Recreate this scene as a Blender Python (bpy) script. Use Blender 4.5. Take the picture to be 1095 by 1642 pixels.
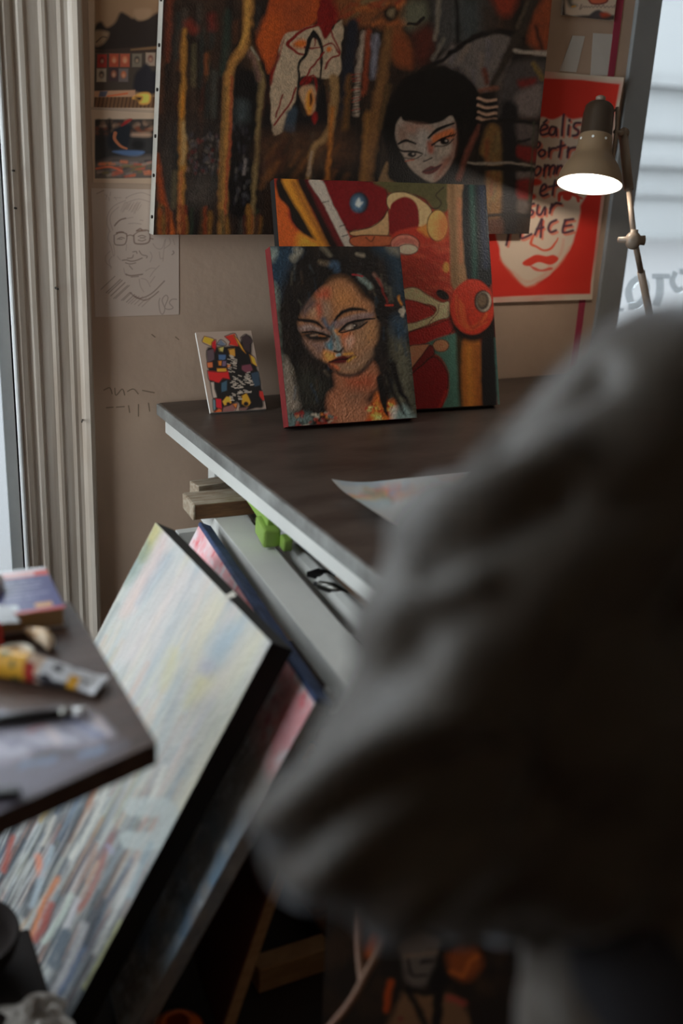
import bpy, bmesh, math, random
import numpy as np
from mathutils import Vector, Matrix

for o in list(bpy.data.objects):
    bpy.data.objects.remove(o, do_unlink=True)
scene = bpy.context.scene
COL = scene.collection
rnd = random.Random(7)
nrs = np.random.RandomState(11)

# ------------------------------------------------------------------ camera
IW, IH, FPX = 1095.0, 1642.0, 1700.0
CAM = np.array([0.0, 0.0, 1.45])
_y, _p, _r = math.radians(28), math.radians(20), math.radians(3)
_fw = np.array([math.sin(_y)*math.cos(_p), math.cos(_y)*math.cos(_p), -math.sin(_p)])
_rt = np.array([math.cos(_y), -math.sin(_y), 0.0])
_up = np.cross(_rt, _fw)
RT = _rt*math.cos(_r)+_up*math.sin(_r)
UP = _up*math.cos(_r)-_rt*math.sin(_r)
RM = np.array([RT, -UP, _fw])
cd = bpy.data.cameras.new('camera')
cam = bpy.data.objects.new('camera', cd)
COL.objects.link(cam)
m = Matrix.Identity(4)
for i in range(3):
    m[i][0], m[i][1], m[i][2], m[i][3] = RT[i], UP[i], -_fw[i], CAM[i]
cam.matrix_world = m
cd.sensor_fit = 'VERTICAL'
cd.sensor_height = 36.0
cd.sensor_width = 24.0
cd.lens = FPX/IH*36.0
cd.clip_start = 0.05
cd.dof.use_dof = True
cd.dof.focus_distance = 2.6
cd.dof.aperture_fstop = 1.5
scene.camera = cam

# ------------------------------------------------------------------ sky, portals, exposure
world = bpy.data.worlds.new('World')
scene.world = world
world.use_nodes = True
wn = world.node_tree.nodes
wn['Background'].inputs[0].default_value = (0.88, 0.94, 1.0, 1)
wn['Background'].inputs[1].default_value = 6.5
scene.view_settings.view_transform = 'Standard'
scene.view_settings.look = 'None'
scene.view_settings.gamma = 1.0
scene.view_settings.use_curve_mapping = False
scene.view_settings.exposure = 0.2


def portal(name, loc, sx, sz, rz=0.0):
    l = bpy.data.lights.new(name, 'AREA')
    l.shape = 'RECTANGLE'
    l.size, l.size_y = sx, sz
    l.cycles.is_portal = True
    o = bpy.data.objects.new(name, l)
    o.location = loc
    o.rotation_euler = (math.radians(-90), 0, rz)     # faces into the room
    COL.objects.link(o)


YW = 2.568
XW = -1.30       # side wall with the shop window, out of frame at the left
portal('window_portal', (-0.40, YW+0.22, 1.4), 1.7, 2.4)
portal('window_portal', (3.10, YW+0.22, 1.45), 1.7, 2.2)
portal('window_portal', (XW-0.12, 1.78, 1.5), 1.35, 2.3, math.radians(90))

# ------------------------------------------------------------------ pixel <-> world helpers


def ray(px, py):
    return np.array([(px-IW/2)/FPX, (py-IH/2)/FPX, 1.0]) @ RM


def pd(px, py, d):
    return CAM+ray(px, py)*d


def onplane(px, py, n, c):
    n = np.array(n, float)
    d = ray(px, py)
    return CAM+d*((c-n @ CAM)/(n @ d))


def onz(px, py, z): return onplane(px, py, (0, 0, 1), z)
def ony(px, py, y): return onplane(px, py, (0, 1, 0), y)


def projpts(P):
    q = (P-CAM) @ RM.T
    return IW/2+FPX*q[..., 0]/q[..., 2], IH/2+FPX*q[..., 1]/q[..., 2]


# ------------------------------------------------------------------ materials
def lin(c):
    c = np.asarray(c, float)/255.0
    return np.where(c <= 0.04045, c/12.92, ((c+0.055)/1.055)**2.4)


def mat(name, rgb, rough=0.6, metal=0.0, vary=0.0, vscale=8.0, rgb2=None, bump=0.0, bscale=60.0,
        stretch=(1, 1, 1), spec=0.5, emit=None, estr=0.0, attr=None):
    mt = bpy.data.materials.new(name)
    mt.use_nodes = True
    nt = mt.node_tree
    b = nt.nodes['Principled BSDF']
    b.inputs['Roughness'].default_value = rough
    b.inputs['Metallic'].default_value = metal
    b.inputs['Specular IOR Level'].default_value = spec
    c = tuple(lin(rgb))+(1,)
    b.inputs['Base Color'].default_value = c
    co = mp = None
    if vary > 0 or rgb2 is not None or bump > 0:
        co = nt.nodes.new('ShaderNodeTexCoord')
        mp = nt.nodes.new('ShaderNodeMapping')
        mp.inputs['Scale'].default_value = stretch
        nt.links.new(co.outputs['Object'], mp.inputs[0])
    if attr:
        a = nt.nodes.new('ShaderNodeVertexColor')
        a.layer_name = attr
        nt.links.new(a.outputs[0], b.inputs['Base Color'])
    elif vary > 0 or rgb2 is not None:
        n = nt.nodes.new('ShaderNodeTexNoise')
        n.inputs['Scale'].default_value = vscale
        n.inputs['Detail'].default_value = 6
        n.inputs['Roughness'].default_value = 0.65
        nt.links.new(mp.outputs[0], n.inputs[0])
        r = nt.nodes.new('ShaderNodeValToRGB')
        c2 = tuple(lin(rgb2))+(1,) if rgb2 is not None else tuple(np.array(c[:3])*(1-vary))+(1,)
        r.color_ramp.elements[0].position = 0.35
        r.color_ramp.elements[1].position = 0.65
        r.color_ramp.elements[0].color = c2
        r.color_ramp.elements[1].color = c
        nt.links.new(n.outputs[0], r.inputs[0])
        nt.links.new(r.outputs[0], b.inputs['Base Color'])
    if bump > 0:
        n2 = nt.nodes.new('ShaderNodeTexNoise')
        n2.inputs['Scale'].default_value = bscale
        n2.inputs['Detail'].default_value = 4
        nt.links.new(mp.outputs[0], n2.inputs[0])
        bp = nt.nodes.new('ShaderNodeBump')
        bp.inputs['Strength'].default_value = bump
        bp.inputs['Distance'].default_value = 0.01
        nt.links.new(n2.outputs[0], bp.inputs['Height'])
        nt.links.new(bp.outputs[0], b.inputs['Normal'])
    if emit is not None:
        b.inputs['Emission Color'].default_value = tuple(lin(emit))+(1,)
        b.inputs['Emission Strength'].default_value = estr
    return mt


def glassmat(name, tint=(0.95, 0.97, 0.97, 1)):
    mt = bpy.data.materials.new(name)
    mt.use_nodes = True
    nt = mt.node_tree
    nt.nodes.clear()
    out = nt.nodes.new('ShaderNodeOutputMaterial')
    t = nt.nodes.new('ShaderNodeBsdfTransparent')
    t.inputs[0].default_value = tint
    g = nt.nodes.new('ShaderNodeBsdfGlossy')
    g.inputs['Roughness'].default_value = 0.03
    f = nt.nodes.new('ShaderNodeFresnel')
    f.inputs[0].default_value = 1.3
    mx = nt.nodes.new('ShaderNodeMixShader')
    nt.links.new(f.outputs[0], mx.inputs[0])
    nt.links.new(t.outputs[0], mx.inputs[1])
    nt.links.new(g.outputs[0], mx.inputs[2])
    nt.links.new(mx.outputs[0], out.inputs[0])
    return mt


M = dict(
    wall=mat('wall_plaster', (208, 178, 154), 0.85, vary=0.12, vscale=2.2, bump=0.12, bscale=30),
    room=mat('room_plaster', (208, 180, 154), 0.9),
    ceil=mat('ceiling_paint', (225, 218, 205), 0.9),
    floor=mat('floor_boards', (46, 34, 27), 0.6, vary=0.4, vscale=5, stretch=(1, 6, 1)),
    trim=mat('casing_paint', (212, 200, 186), 0.55, rgb2=(182, 164, 146), vscale=3.0, stretch=(14, 14, 0.6), bump=0.05, bscale=25),
    trimw=mat('white_bead_paint', (228, 228, 226), 0.5, vary=0.12, vscale=6),
    frame=mat('grey_window_frame', (150, 152, 152), 0.5, vary=0.15, vscale=5),
    glass=glassmat('window_glass'),
    facade=mat('street_stucco', (112, 114, 115), 0.9, vary=0.06, vscale=0.4),
    facade2=mat('street_cornice', (105, 107, 108), 0.9, vary=0.1, vscale=2),
    street=mat('street_asphalt', (86, 86, 87), 0.9),
    vinyl=glassmat('window_vinyl', (0.70, 0.72, 0.73, 1)),
    tabletop=mat('dark_tabletop', (62, 50, 44), 0.42, rgb2=(86, 74, 66), vscale=5, bump=0.05, bscale=40, stretch=(1, 2.5, 1)),
    tabedge=mat('worn_table_edge', (150, 150, 146), 0.45, rgb2=(105, 103, 100), vscale=9),
    white=mat('white_paint', (222, 220, 214), 0.5, vary=0.1, vscale=4),
    whiteb=mat('white_board', (214, 212, 206), 0.6, vary=0.12, vscale=3),
    paper=mat('paper', (226, 220, 212), 0.8),
    woodr=mat('rough_timber', (122, 84, 52), 0.75, rgb2=(84, 54, 32), vscale=6, stretch=(1.5, 14, 14), bump=0.3, bscale=30),
    woodend=mat('weathered_timber', (186, 172, 152), 0.8, rgb2=(140, 116, 92), vscale=8, stretch=(2, 12, 12)),
    green=mat('green_plastic', (150, 184, 84), 0.4, vary=0.15, vscale=10),
    darkwood=mat('dark_board_wood', (74, 54, 44), 0.4, rgb2=(98, 76, 64), vscale=4, stretch=(3, 18, 3), bump=0.08, bscale=30),
    canvasd=mat('dark_canvas_side', (26, 21, 18), 0.8, vary=0.3, vscale=8),
    canvasw=mat('raw_canvas_side', (186, 178, 166), 0.85, vary=0.15, vscale=20),
    redside=mat('red_canvas_side', (128, 34, 34), 0.7, vary=0.25, vscale=14),
    blueside=mat('blue_canvas_side', (58, 78, 118), 0.7, rgb2=(34, 46, 78), vscale=22, bump=0.4, bscale=60),
    staple=mat('steel', (120, 118, 112), 0.35, metal=1.0),
    nail=mat('dark_nail', (50, 44, 40), 0.5, metal=0.5),
    magenta=mat('magenta_band', (178, 56, 84), 0.6, vary=0.1, vscale=6),
    lampdark=mat('lamp_dark_enamel', (66, 52, 40), 0.28),
    lampbody=mat('lamp_bronze_enamel', (146, 120, 92), 0.32),
    lampin=mat('lamp_white_lining', (240, 240, 236), 0.5),
    bulb=mat('lamp_bulb', (255, 250, 240), 0.4, emit=(255, 244, 226), estr=4.0),
    lamparm=mat('lamp_arm_metal', (150, 132, 116), 0.4),
    shirt=mat('dark_shirt', (80, 71, 62), 0.5, vary=0.2, vscale=30, bump=0.15, bscale=400),
    trousers=mat('dark_trousers', (46, 46, 52), 0.85, vary=0.2, vscale=40),
    skin=mat('skin', (196, 150, 124), 0.5),
    hair=mat('hair', (44, 34, 28), 0.6, vary=0.4, vscale=60),
    shoe=mat('shoe_leather', (44, 36, 32), 0.5),
    eyew=mat('eye_white', (225, 220, 214), 0.3),
    eyed=mat('eye_iris', (50, 36, 28), 0.3),
    lip=mat('lip', (150, 88, 80), 0.5),
    brownp=mat('brown_hardboard', (92, 44, 28), 0.7, vary=0.25, vscale=10),
    tan=mat('bare_pine', (190, 148, 104), 0.7, rgb2=(166, 122, 82), vscale=7, stretch=(3, 3, 12)),
    crate=mat('dark_crate', (46, 42, 38), 0.5),
    crater=mat('crate_rim', (110, 92, 72), 0.6, vary=0.3, vscale=30),
    black=mat('black_plastic', (26, 24, 24), 0.4),
    rag=mat('grey_rag', (168, 160, 152), 0.9, vary=0.3, vscale=20),
    orange=mat('orange_glaze', (196, 92, 36), 0.3),
    stool=mat('dark_stool', (30, 22, 19), 0.75, spec=0.12),
    mark=mat('pencil_mark', (150, 128, 106), 0.9),
    plaster=mat('plaster_edge', (168, 162, 156), 0.9, rgb2=(120, 124, 132), vscale=12, bump=0.6, bscale=50),
    pages=mat('book_pages', (206, 178, 138), 0.85, rgb2=(178, 146, 106), vscale=4, stretch=(1, 1, 60)),
    tape=mat('tape_roll', (222, 214, 196), 0.45),
    shell=mat('tan_shell', (206, 158, 92), 0.4, rgb2=(236, 226, 210), vscale=30),
    redbox=mat('red_carton', (184, 34, 30), 0.5),
    tissue=mat('tissue', (232, 232, 232), 0.9),
    label=mat('white_label', (214, 216, 220), 0.5, vary=0.2, vscale=30),
    hoop=mat('pale_wood_strip', (150, 118, 92), 0.5, rgb2=(118, 74, 56), vscale=6),
    art=mat('oil_paint', (128, 128, 128), 0.5, attr='Col', bump=0.25, bscale=220),
    artm=mat('matt_print', (128, 128, 128), 0.75, attr='Col'),
    artg=mat('glossy_print', (128, 128, 128), 0.35, attr='Col'),
)

_sb = M['shirt'].node_tree.nodes['Principled BSDF']
_sb.inputs['Sheen Weight'].default_value = 0.5
_sb.inputs['Sheen Roughness'].default_value = 0.35
_sb.inputs['Sheen Tint'].default_value = (0.8, 0.88, 1.0, 1)

# ------------------------------------------------------------------ object helpers


def tag(o, label=None, cat=None, group=None, kind=None):
    if label: o['label'] = label
    if cat: o['category'] = cat
    if group: o['group'] = group
    if kind: o['kind'] = kind
    return o


def empty(name, loc, label, cat, group=None):
    o = bpy.data.objects.new(name, None)
    o.location = tuple(loc)
    o.empty_display_size = 0.05
    COL.objects.link(o)
    return tag(o, label, cat, group)


def world_of(o):
    v = Vector((0, 0, 0))
    while o is not None:
        v = v+o.location
        o = o.parent
    return v


class MB:
    """collects verts/faces in world coordinates"""

    def __init__(s): s.v, s.f = [], []

    def add(s, vs, fs):
        n = len(s.v)
        s.v += [tuple(map(float, v)) for v in vs]
        s.f += [tuple(i+n for i in f) for f in fs]
        return s

    def box(s, a, b, bev=0.0):
        return s.obox(((a[0]+b[0])/2, (a[1]+b[1])/2, (a[2]+b[2])/2), (1, 0, 0), (0, 1, 0), (0, 0, 1),
                      abs(b[0]-a[0]), abs(b[1]-a[1]), abs(b[2]-a[2]), bev)

    def obox(s, c, ex, ey, ez, lx, ly, lz, bev=0.0):
        c, ex, ey, ez = (np.array(q, float) for q in (c, ex, ey, ez))
        if bev <= 0:
            vs = [c+ex*lx/2*i+ey*ly/2*j+ez*lz/2*k for k in (-1, 1) for j in (-1, 1) for i in (-1, 1)]
            fs = [(0, 2, 3, 1), (4, 5, 7, 6), (0, 1, 5, 4), (2, 6, 7, 3), (0, 4, 6, 2), (1, 3, 7, 5)]
            return s.add(vs, fs)
        bm = bmesh.new()
        bmesh.ops.create_cube(bm, size=1.0)
        for v in bm.verts:
            v.co = Vector((v.co.x*lx, v.co.y*ly, v.co.z*lz))
        bmesh.ops.bevel(bm, geom=list(bm.edges), offset=min(bev, lx*.45, ly*.45, lz*.45), segments=2, affect='EDGES', profile=0.5)
        bm.verts.index_update()
        vs = [c+ex*v.co.x+ey*v.co.y+ez*v.co.z for v in bm.verts]
        fs = [tuple(v.index for v in f.verts) for f in bm.faces]
        bm.free()
        return s.add(vs, fs)

    def beam(s, p, q, w, h, bev=0.0, upv=(0, 0, 1)):
        p, q = np.array(p, float), np.array(q, float)
        d = q-p
        L = np.linalg.norm(d)
        d /= L
        upv = np.array(upv, float)
        sx = np.cross(d, upv)
        sx /= np.linalg.norm(sx)
        uz = np.cross(sx, d)
        return s.obox((p+q)/2, d, sx, uz, L, w, h, bev)

    def tube(s, pts, rad, n=12, caps=True):
        pts = [np.array(p, float) for p in pts]
        if not hasattr(rad, '__len__'): rad = [rad]*len(pts)
        vs, fs = [], []
        prev = None
        for i, p in enumerate(pts):
            d = pts[min(i+1, len(pts)-1)]-pts[max(i-1, 0)]
            d = d/np.linalg.norm(d)
            a = np.array([0, 0, 1.0]) if abs(d[2]) < .9 else np.array([1.0, 0, 0])
            u = np.cross(d, a) if prev is None else prev-d*(prev @ d)
            u /= np.linalg.norm(u)
            prev = u
            w = np.cross(d, u)
            for k in range(n):
                t = 2*math.pi*k/n
                vs.append(p+(u*math.cos(t)+w*math.sin(t))*rad[i])
        for i in range(len(pts)-1):
            for k in range(n):
                a, b = i*n+k, i*n+(k+1) % n
                fs.append((a, b, b+n, a+n))
        if caps:
            fs.append(tuple(range(n-1, -1, -1)))
            fs.append(tuple((len(pts)-1)*n+k for k in range(n)))
        return s.add(vs, fs)

    def lathe(s, base, axis, prof, n=28, cap0=False, cap1=False):
        base, axis = np.array(base, float), np.array(axis, float)
        axis /= np.linalg.norm(axis)
        a = np.array([0, 0, 1.0]) if abs(axis[2]) < .9 else np.array([1.0, 0, 0])
        u = np.cross(axis, a)
        u /= np.linalg.norm(u)
        w = np.cross(axis, u)
        vs, fs = [], []
        for r, h in prof:
            for k in range(n):
                t = 2*math.pi*k/n
                vs.append(base+axis*h+(u*math.cos(t)+w*math.sin(t))*r)
        for i in range(len(prof)-1):
            for k in range(n):
                a_, b_ = i*n+k, i*n+(k+1) % n
                fs.append((a_, b_, b_+n, a_+n))
        if cap0: fs.append(tuple(range(n-1, -1, -1)))
        if cap1: fs.append(tuple((len(prof)-1)*n+k for k in range(n)))
        return s.add(vs, fs)

    def prism(s, pts, off):
        n = len(pts)
        pts = [np.array(p, float) for p in pts]
        off = np.array(off, float)
        vs = pts+[p+off for p in pts]
        fs = [tuple(range(n-1, -1, -1)), tuple(range(n, 2*n))]+[(i, (i+1) % n, (i+1) % n+n, i+n) for i in range(n)]
        return s.add(vs, fs)

    def ell(s, c, rx, ry, rz, nu=20, nv=12, ex=(1, 0, 0), ey=(0, 1, 0), ez=(0, 0, 1)):
        c, ex, ey, ez = (np.array(q, float) for q in (c, ex, ey, ez))
        vs, fs = [c-ez*rz], []
        for j in range(1, nv):
            p = -math.pi/2+math.pi*j/nv
            for i in range(nu):
                t = 2*math.pi*i/nu
                vs.append(c+ex*rx*math.cos(p)*math.cos(t)+ey*ry*math.cos(p)*math.sin(t)+ez*rz*math.sin(p))
        vs.append(c+ez*rz)
        for i in range(nu):
            fs.append((0, 1+(i+1) % nu, 1+i))
            fs.append((len(vs)-1, 1+(nv-2)*nu+i, 1+(nv-2)*nu+(i+1) % nu))
        for j in range(nv-2):
            for i in range(nu):
                a, b = 1+j*nu+i, 1+j*nu+(i+1) % nu
                fs.append((a, b, b+nu, a+nu))
        return s.add(vs, fs)

    def build(s, name, material, parent=None, smooth=False, label=None):
        me = bpy.data.meshes.new(name)
        if parent is not None:
            loc = Vector((0, 0, 0))
            off = world_of(parent)
        else:
            c = np.array(s.v)
            off = Vector(((c[:, 0].min()+c[:, 0].max())/2, (c[:, 1].min()+c[:, 1].max())/2, c[:, 2].min()))
            loc = off
        me.from_pydata([tuple(Vector(v)-off) for v in s.v], [], s.f)
        me.materials.append(M[material])
        bm = bmesh.new()
        bm.from_mesh(me)
        bmesh.ops.recalc_face_normals(bm, faces=bm.faces)
        bm.to_mesh(me)
        bm.free()
        if smooth:
            me.polygons.foreach_set('use_smooth', [True]*len(me.polygons))
        o = bpy.data.objects.new(name, me)
        o.location = loc
        if parent is not None: o.parent = parent
        COL.objects.link(o)
        if label: o['label'] = label
        return o


# ------------------------------------------------------------------ painter: colours per vertex of a fine grid
def cr(pts, closed, sub=6):
    """Catmull-Rom smoothing"""
    p = np.array(pts, float)
    n = len(p)
    if n < 3: return p
    out = []
    rng = range(n) if closed else range(n-1)
    for i in rng:
        if closed:
            a, b, c, d = p[(i-1) % n], p[i], p[(i+1) % n], p[(i+2) % n]
        else:
            a, b, c, d = p[max(i-1, 0)], p[i], p[i+1], p[min(i+2, n-1)]
        for k in range(sub):
            t = k/sub
            out.append(.5*((2*b)+(-a+c)*t+(2*a-5*b+4*c-d)*t*t+(-a+3*b-3*c+d)*t**3))
    if not closed: out.append(p[-1])
    return np.array(out)


def vnoise(x, y, seed=0):
    xi, yi = np.floor(x).astype(np.int64), np.floor(y).astype(np.int64)
    fx, fy = x-xi, y-yi
    fx, fy = fx*fx*(3-2*fx), fy*fy*(3-2*fy)

    def h(a, b):
        q = (a*374761393+b*668265263+seed*974711) & 0x7fffffff
        q = ((q ^ (q >> 13))*1274126177) & 0x7fffffff
        return ((q ^ (q >> 16)) & 0xffff)/65535.0
    return (h(xi, yi)*(1-fx)+h(xi+1, yi)*fx)*(1-fy)+(h(xi, yi+1)*(1-fx)+h(xi+1, yi+1)*fx)*fy


def fbm(x, y, seed=0, oct=4):
    a, s, t = 0.5, 0, 0
    for i in range(oct):
        s = s+a*vnoise(x*2**i, y*2**i, seed+i*17)
        t += a
        a *= .5
    return s/t


class Paint:
    """a planar sheet bl, br, tr, tl (world); colours are laid on by points read off the photograph"""

    def __init__(s, bl, br, tr, tl, nu, nv, base):
        bl, br, tr, tl = (np.array(q, float) for q in (bl, br, tr, tl))
        s.nu, s.nv = nu, nv
        u, v = np.meshgrid(np.linspace(0, 1, nu), np.linspace(0, 1, nv))
        s.U, s.V = u.ravel(), v.ravel()
        U, V = s.U[:, None], s.V[:, None]
        s.P = (bl*(1-U)+br*U)*(1-V)+(tl*(1-U)+tr*U)*V
        s.X, s.Y = projpts(s.P)
        s.C = np.tile(lin(base), (nu*nv, 1))
        s.o, s.k = (0, 0), 1.0
        s.seed = 1
        s.wob = 0.0

    def crop(s, ox, oy, k):
        s.o, s.k = (ox, oy), k
        return s

    def t(s, pts): return np.array(pts, float)*s.k+np.array(s.o)

    def blend(s, idx, a, rgb):
        c = lin(rgb)
        s.C[idx] = s.C[idx]*(1-a[:, None])+c*a[:, None]

    def _box(s, p, mgn):
        return np.nonzero((s.X > p[:, 0].min()-mgn) & (s.X < p[:, 0].max()+mgn) & (s.Y > p[:, 1].min()-mgn) & (s.Y < p[:, 1].max()+mgn))[0]

    def _xy(s, idx):
        x, y = s.X[idx], s.Y[idx]
        if s.wob:
            x = x+(vnoise(x*.10, y*.10, s.seed)-.5)*s.wob
            y = y+(vnoise(x*.10+50, y*.10, s.seed+3)-.5)*s.wob
        return x, y

    def poly(s, pts, rgb, soft=1.2, alpha=1.0, smooth=True, tex=0.0, line=None, lw=1.4):
        s.seed += 1
        p = s.t(pts)
        if smooth: p = cr(p, True, 5)
        idx = s._box(p, soft+3)
        if len(idx) == 0: return s
        x, y = s._xy(idx)
        d2 = np.full(len(idx), 1e9)
        ins = np.zeros(len(idx), bool)
        for a, b in zip(p, np.roll(p, -1, 0)):
            e = b-a
            L = e @ e+1e-9
            t = np.clip(((x-a[0])*e[0]+(y-a[1])*e[1])/L, 0, 1)
            d2 = np.minimum(d2, (x-a[0]-t*e[0])**2+(y-a[1]-t*e[1])**2)
            c = ((a[1] > y) != (b[1] > y))
            with np.errstate(divide='ignore', invalid='ignore'):
                c &= x < (b[0]-a[0])*(y-a[1])/(b[1]-a[1]+1e-12)+a[0]
            ins ^= c
        d = np.sqrt(d2)*np.where(ins, 1, -1)
        al = np.clip(.5+d/soft*.5, 0, 1)*alpha
        if tex:
            al = al*np.clip(1-tex+2*tex*fbm(x*.12, y*.12, s.seed), 0, 1)
        s.blend(idx, al, rgb)
        if line is not None: s.stroke(pts+[pts[0]] if not smooth else None, lw, line, raw=np.vstack([p, p[:1]]) if smooth else None)
        return s

    def ell(s, cx, cy, rx, ry, rgb, rot=0.0, n=20, **kw):
        r = math.radians(rot)
        pts = []
        for i in range(n):
            t = 2*math.pi*i/n
            a, b = rx*math.cos(t), ry*math.sin(t)
            pts.append((cx+a*math.cos(r)-b*math.sin(r), cy+a*math.sin(r)+b*math.cos(r)))
        return s.poly(pts, rgb, **kw)

    def stroke(s, pts, w, rgb, soft=1.0, alpha=1.0, smooth=True, raw=None, tex=0.0):
        """w in photo pixels (number or list along the stroke)"""
        s.seed += 1
        p = raw if raw is not None else s.t(pts)
        ws = np.array(w if hasattr(w, '__len__') else [w]*len(p), float)
        if smooth and raw is None and len(p) > 2:
            q = cr(p, False, 5)
            ws = np.interp(np.linspace(0, 1, len(q)), np.linspace(0, 1, len(ws)), ws)
            p = q
        elif len(ws) != len(p):
            ws = np.interp(np.linspace(0, 1, len(p)), np.linspace(0, 1, len(ws)), ws)
        idx = s._box(p, ws.max()+soft+2)
        if len(idx) == 0: return s
        x, y = s._xy(idx)
        best = np.full(len(idx), -1e9)
        for i in range(len(p)-1):
            a, e = p[i], p[i+1]-p[i]
            L = e @ e+1e-9
            t = np.clip(((x-a[0])*e[0]+(y-a[1])*e[1])/L, 0, 1)
            d = np.sqrt((x-a[0]-t*e[0])**2+(y-a[1]-t*e[1])**2)
            best = np.maximum(best, (ws[i]*(1-t)+ws[i+1]*t)*.5-d)
        al = np.clip(.5+best/soft*.5, 0, 1)*alpha
        if tex:
            al = al*np.clip(1-tex+2*tex*fbm(x*.25, y*.08, s.seed), 0, 1)
        s.blend(idx, al, rgb)
        return s

    def streak(s, rgb, su, sv, lo, hi, alpha, seed=0, reg=None):
        """noise patches, su/sv cells across the sheet"""
        n = fbm(s.U*su, s.V*sv, seed)
        al = np.clip((n-lo)/(hi-lo), 0, 1)*alpha
        if reg is not None: al = al*reg
        s.blend(slice(None), al, rgb)
        return s

    def gain(s, amt, su, sv, seed=0):
        s.C *= (1+amt*2*(fbm(s.U*su, s.V*sv, seed)-.5))[:, None]
        return s

    def build(s, name, material, parent, k=1.0, tint=(1, 1, 1), disp=None, bend=None, cap=0.85):
        col = np.clip(s.C*k*np.array(tint), 0.003, cap)
        P = s.P.copy()
        if disp is not None or bend is not None:
            n = np.cross(P[s.nu-1]-P[0], P[-s.nu]-P[0])
            n /= np.linalg.norm(n)
            if disp is not None: P = P+n*disp[:, None]
            if bend is not None: P = P+n*bend(s.U, s.V)[:, None]
        off = world_of(parent) if parent is not None else Vector(P.min(0))
        P = P-np.array(off)
        nu, nv = s.nu, s.nv
        i = np.arange(nu-1)[None, :]+np.arange(nv-1)[:, None]*nu
        F = np.stack([i, i+1, i+1+nu, i+nu], -1).reshape(-1, 4)
        me = bpy.data.meshes.new(name)
        me.vertices.add(len(P))
        me.vertices.foreach_set('co', P.astype(np.float32).ravel())
        me.loops.add(F.size)
        me.loops.foreach_set('vertex_index', F.astype(np.int32).ravel())
        me.polygons.add(len(F))
        me.polygons.foreach_set('loop_start', np.arange(0, F.size, 4, dtype=np.int32))
        me.polygons.foreach_set('use_smooth', np.ones(len(F), bool))
        me.update(calc_edges=True)
        a = me.color_attributes.new('Col', 'FLOAT_COLOR', 'POINT')
        a.data.foreach_set('color', np.hstack([col, np.ones((len(col), 1))]).astype(np.float32).ravel())
        me.materials.append(M[material])
        o = bpy.data.objects.new(name, me)
        if parent is not None: o.parent = parent
        else: o.location = off
        COL.objects.link(o)
        return o


KC = 1.55     # the same for the canvases
KW = 2.4      # photo tone on the dim wall -> paint colour
# ------------------------------------------------------------------ the room
XL, XR = 0.505, 2.27           # glazed openings left of XL and right of XR
b = MB()
b.box((XL, YW, 0), (XR, YW+.2, 2.9))
b.box((XW+.05, YW, 2.55), (XL, YW+.2, 2.9)).box((XW+.05, YW, 0), (XL, YW+.2, .16)).box((XW-.1, YW, 0), (XW+.05, YW+.2, 2.9))
b.box((XR, YW, 2.55), (3.95, YW+.2, 2.9)).box((XR, YW, 0), (3.95, YW+.2, .42)).box((3.95, YW, 0), (4.4, YW+.2, 2.9))
tag(b.build('wall_back', 'wall'), 'stained beige plaster wall hung with pictures', kind='structure')
tag(MB().box((XW-.1, -2.6, -.1), (4.4, YW+.2, 0)).build('floor', 'floor'), 'dark wooden studio floor', kind='structure')
tag(MB().box((XW-.1, -2.6, 2.9), (4.4, YW+.2, 3.0)).build('ceiling', 'ceil'), 'plain off white ceiling', kind='structure')
b = MB().box((XW-.1, -2.6, 0), (XW, 1.12, 2.9)).box((XW-.1, 1.12, 0), (XW, 2.45, .35)).box((XW-.1, 1.12, 2.65), (XW, 2.45, 2.9)).box((XW-.1, 2.45, 0), (XW, YW+.2, 2.9))
tag(b.build('wall_left', 'room'), 'plain beige side wall with a tall window', kind='structure')
w3 = empty('window_3', (XW, 1.7, .35), 'w', None)
tag(w3, 'tall side window lighting the studio from the left', kind='structure')
MB().box((XW-.08, 1.12, .35), (XW-.02, 1.17, 2.65)).box((XW-.08, 2.40, .35), (XW-.02, 2.45, 2.65)).box((XW-.08, 1.17, .35), (XW-.02, 2.4, .40)).box((XW-.08, 1.17, 2.60), (XW-.02, 2.4, 2.65)).build('frame', 'frame', w3)
MB().box((XW-.053, 1.17, .40), (XW-.047, 2.4, 2.60)).build('pane', 'glass', w3)
tag(MB().box((4.4, -2.6, 0), (4.5, YW+.2, 2.9)).build('wall_right', 'room'), 'plain beige side wall', kind='structure')
tag(MB().box((XW-.1, -2.7, 0), (4.4, -2.6, 2.9)).build('wall_front', 'room'), 'plain beige wall behind the viewer', kind='structure')

# moulded casing beside the left window: profile in (x, proud of wall), extruded upward
prof = [(.462, 0), (.462, .036), (.474, .040), (.486, .036), (.491, .029), (.500, .029), (.504, .033), (.514, .033),
        (.519, .027), (.548, .025), (.555, .029), (.562, .029), (.567, .025), (.588, .024), (.596, .027), (.604, .025),
        (.612, .026), (.620, .034), (.630, .039), (.638, .036), (.644, .026), (.646, 0)]
b = MB()
n = len(prof)
b.add([(x, YW-p, z) for z in (0, 2.9) for x, p in prof], [(i, i+1, i+1+n, i+n) for i in range(n-1)]+[tuple(range(n)), tuple(range(n, 2*n))])
tr = b.build('trim_1', 'trim')
tag(tr, 'stained moulded white door casing beside the left window', kind='structure')
MB().tube([(.458, YW-.040, .0), (.458, YW-.040, 2.9)], .0055, 10).build('bead', 'trimw', tr)
for z, x in ((1.32, .475), (1.24, .475), (1.06, .56)):
    MB().tube([(x, YW-.03, z), (x, YW-.055, z+.001)], .0025, 6).build('nail', 'nail', tr)
for z, x in ((.735, .615),):
    MB().tube([(x, YW-.02, z), (x-.012, YW-.06, z+.004)], .0018, 6).build('nail', 'nail', tr)

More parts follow.
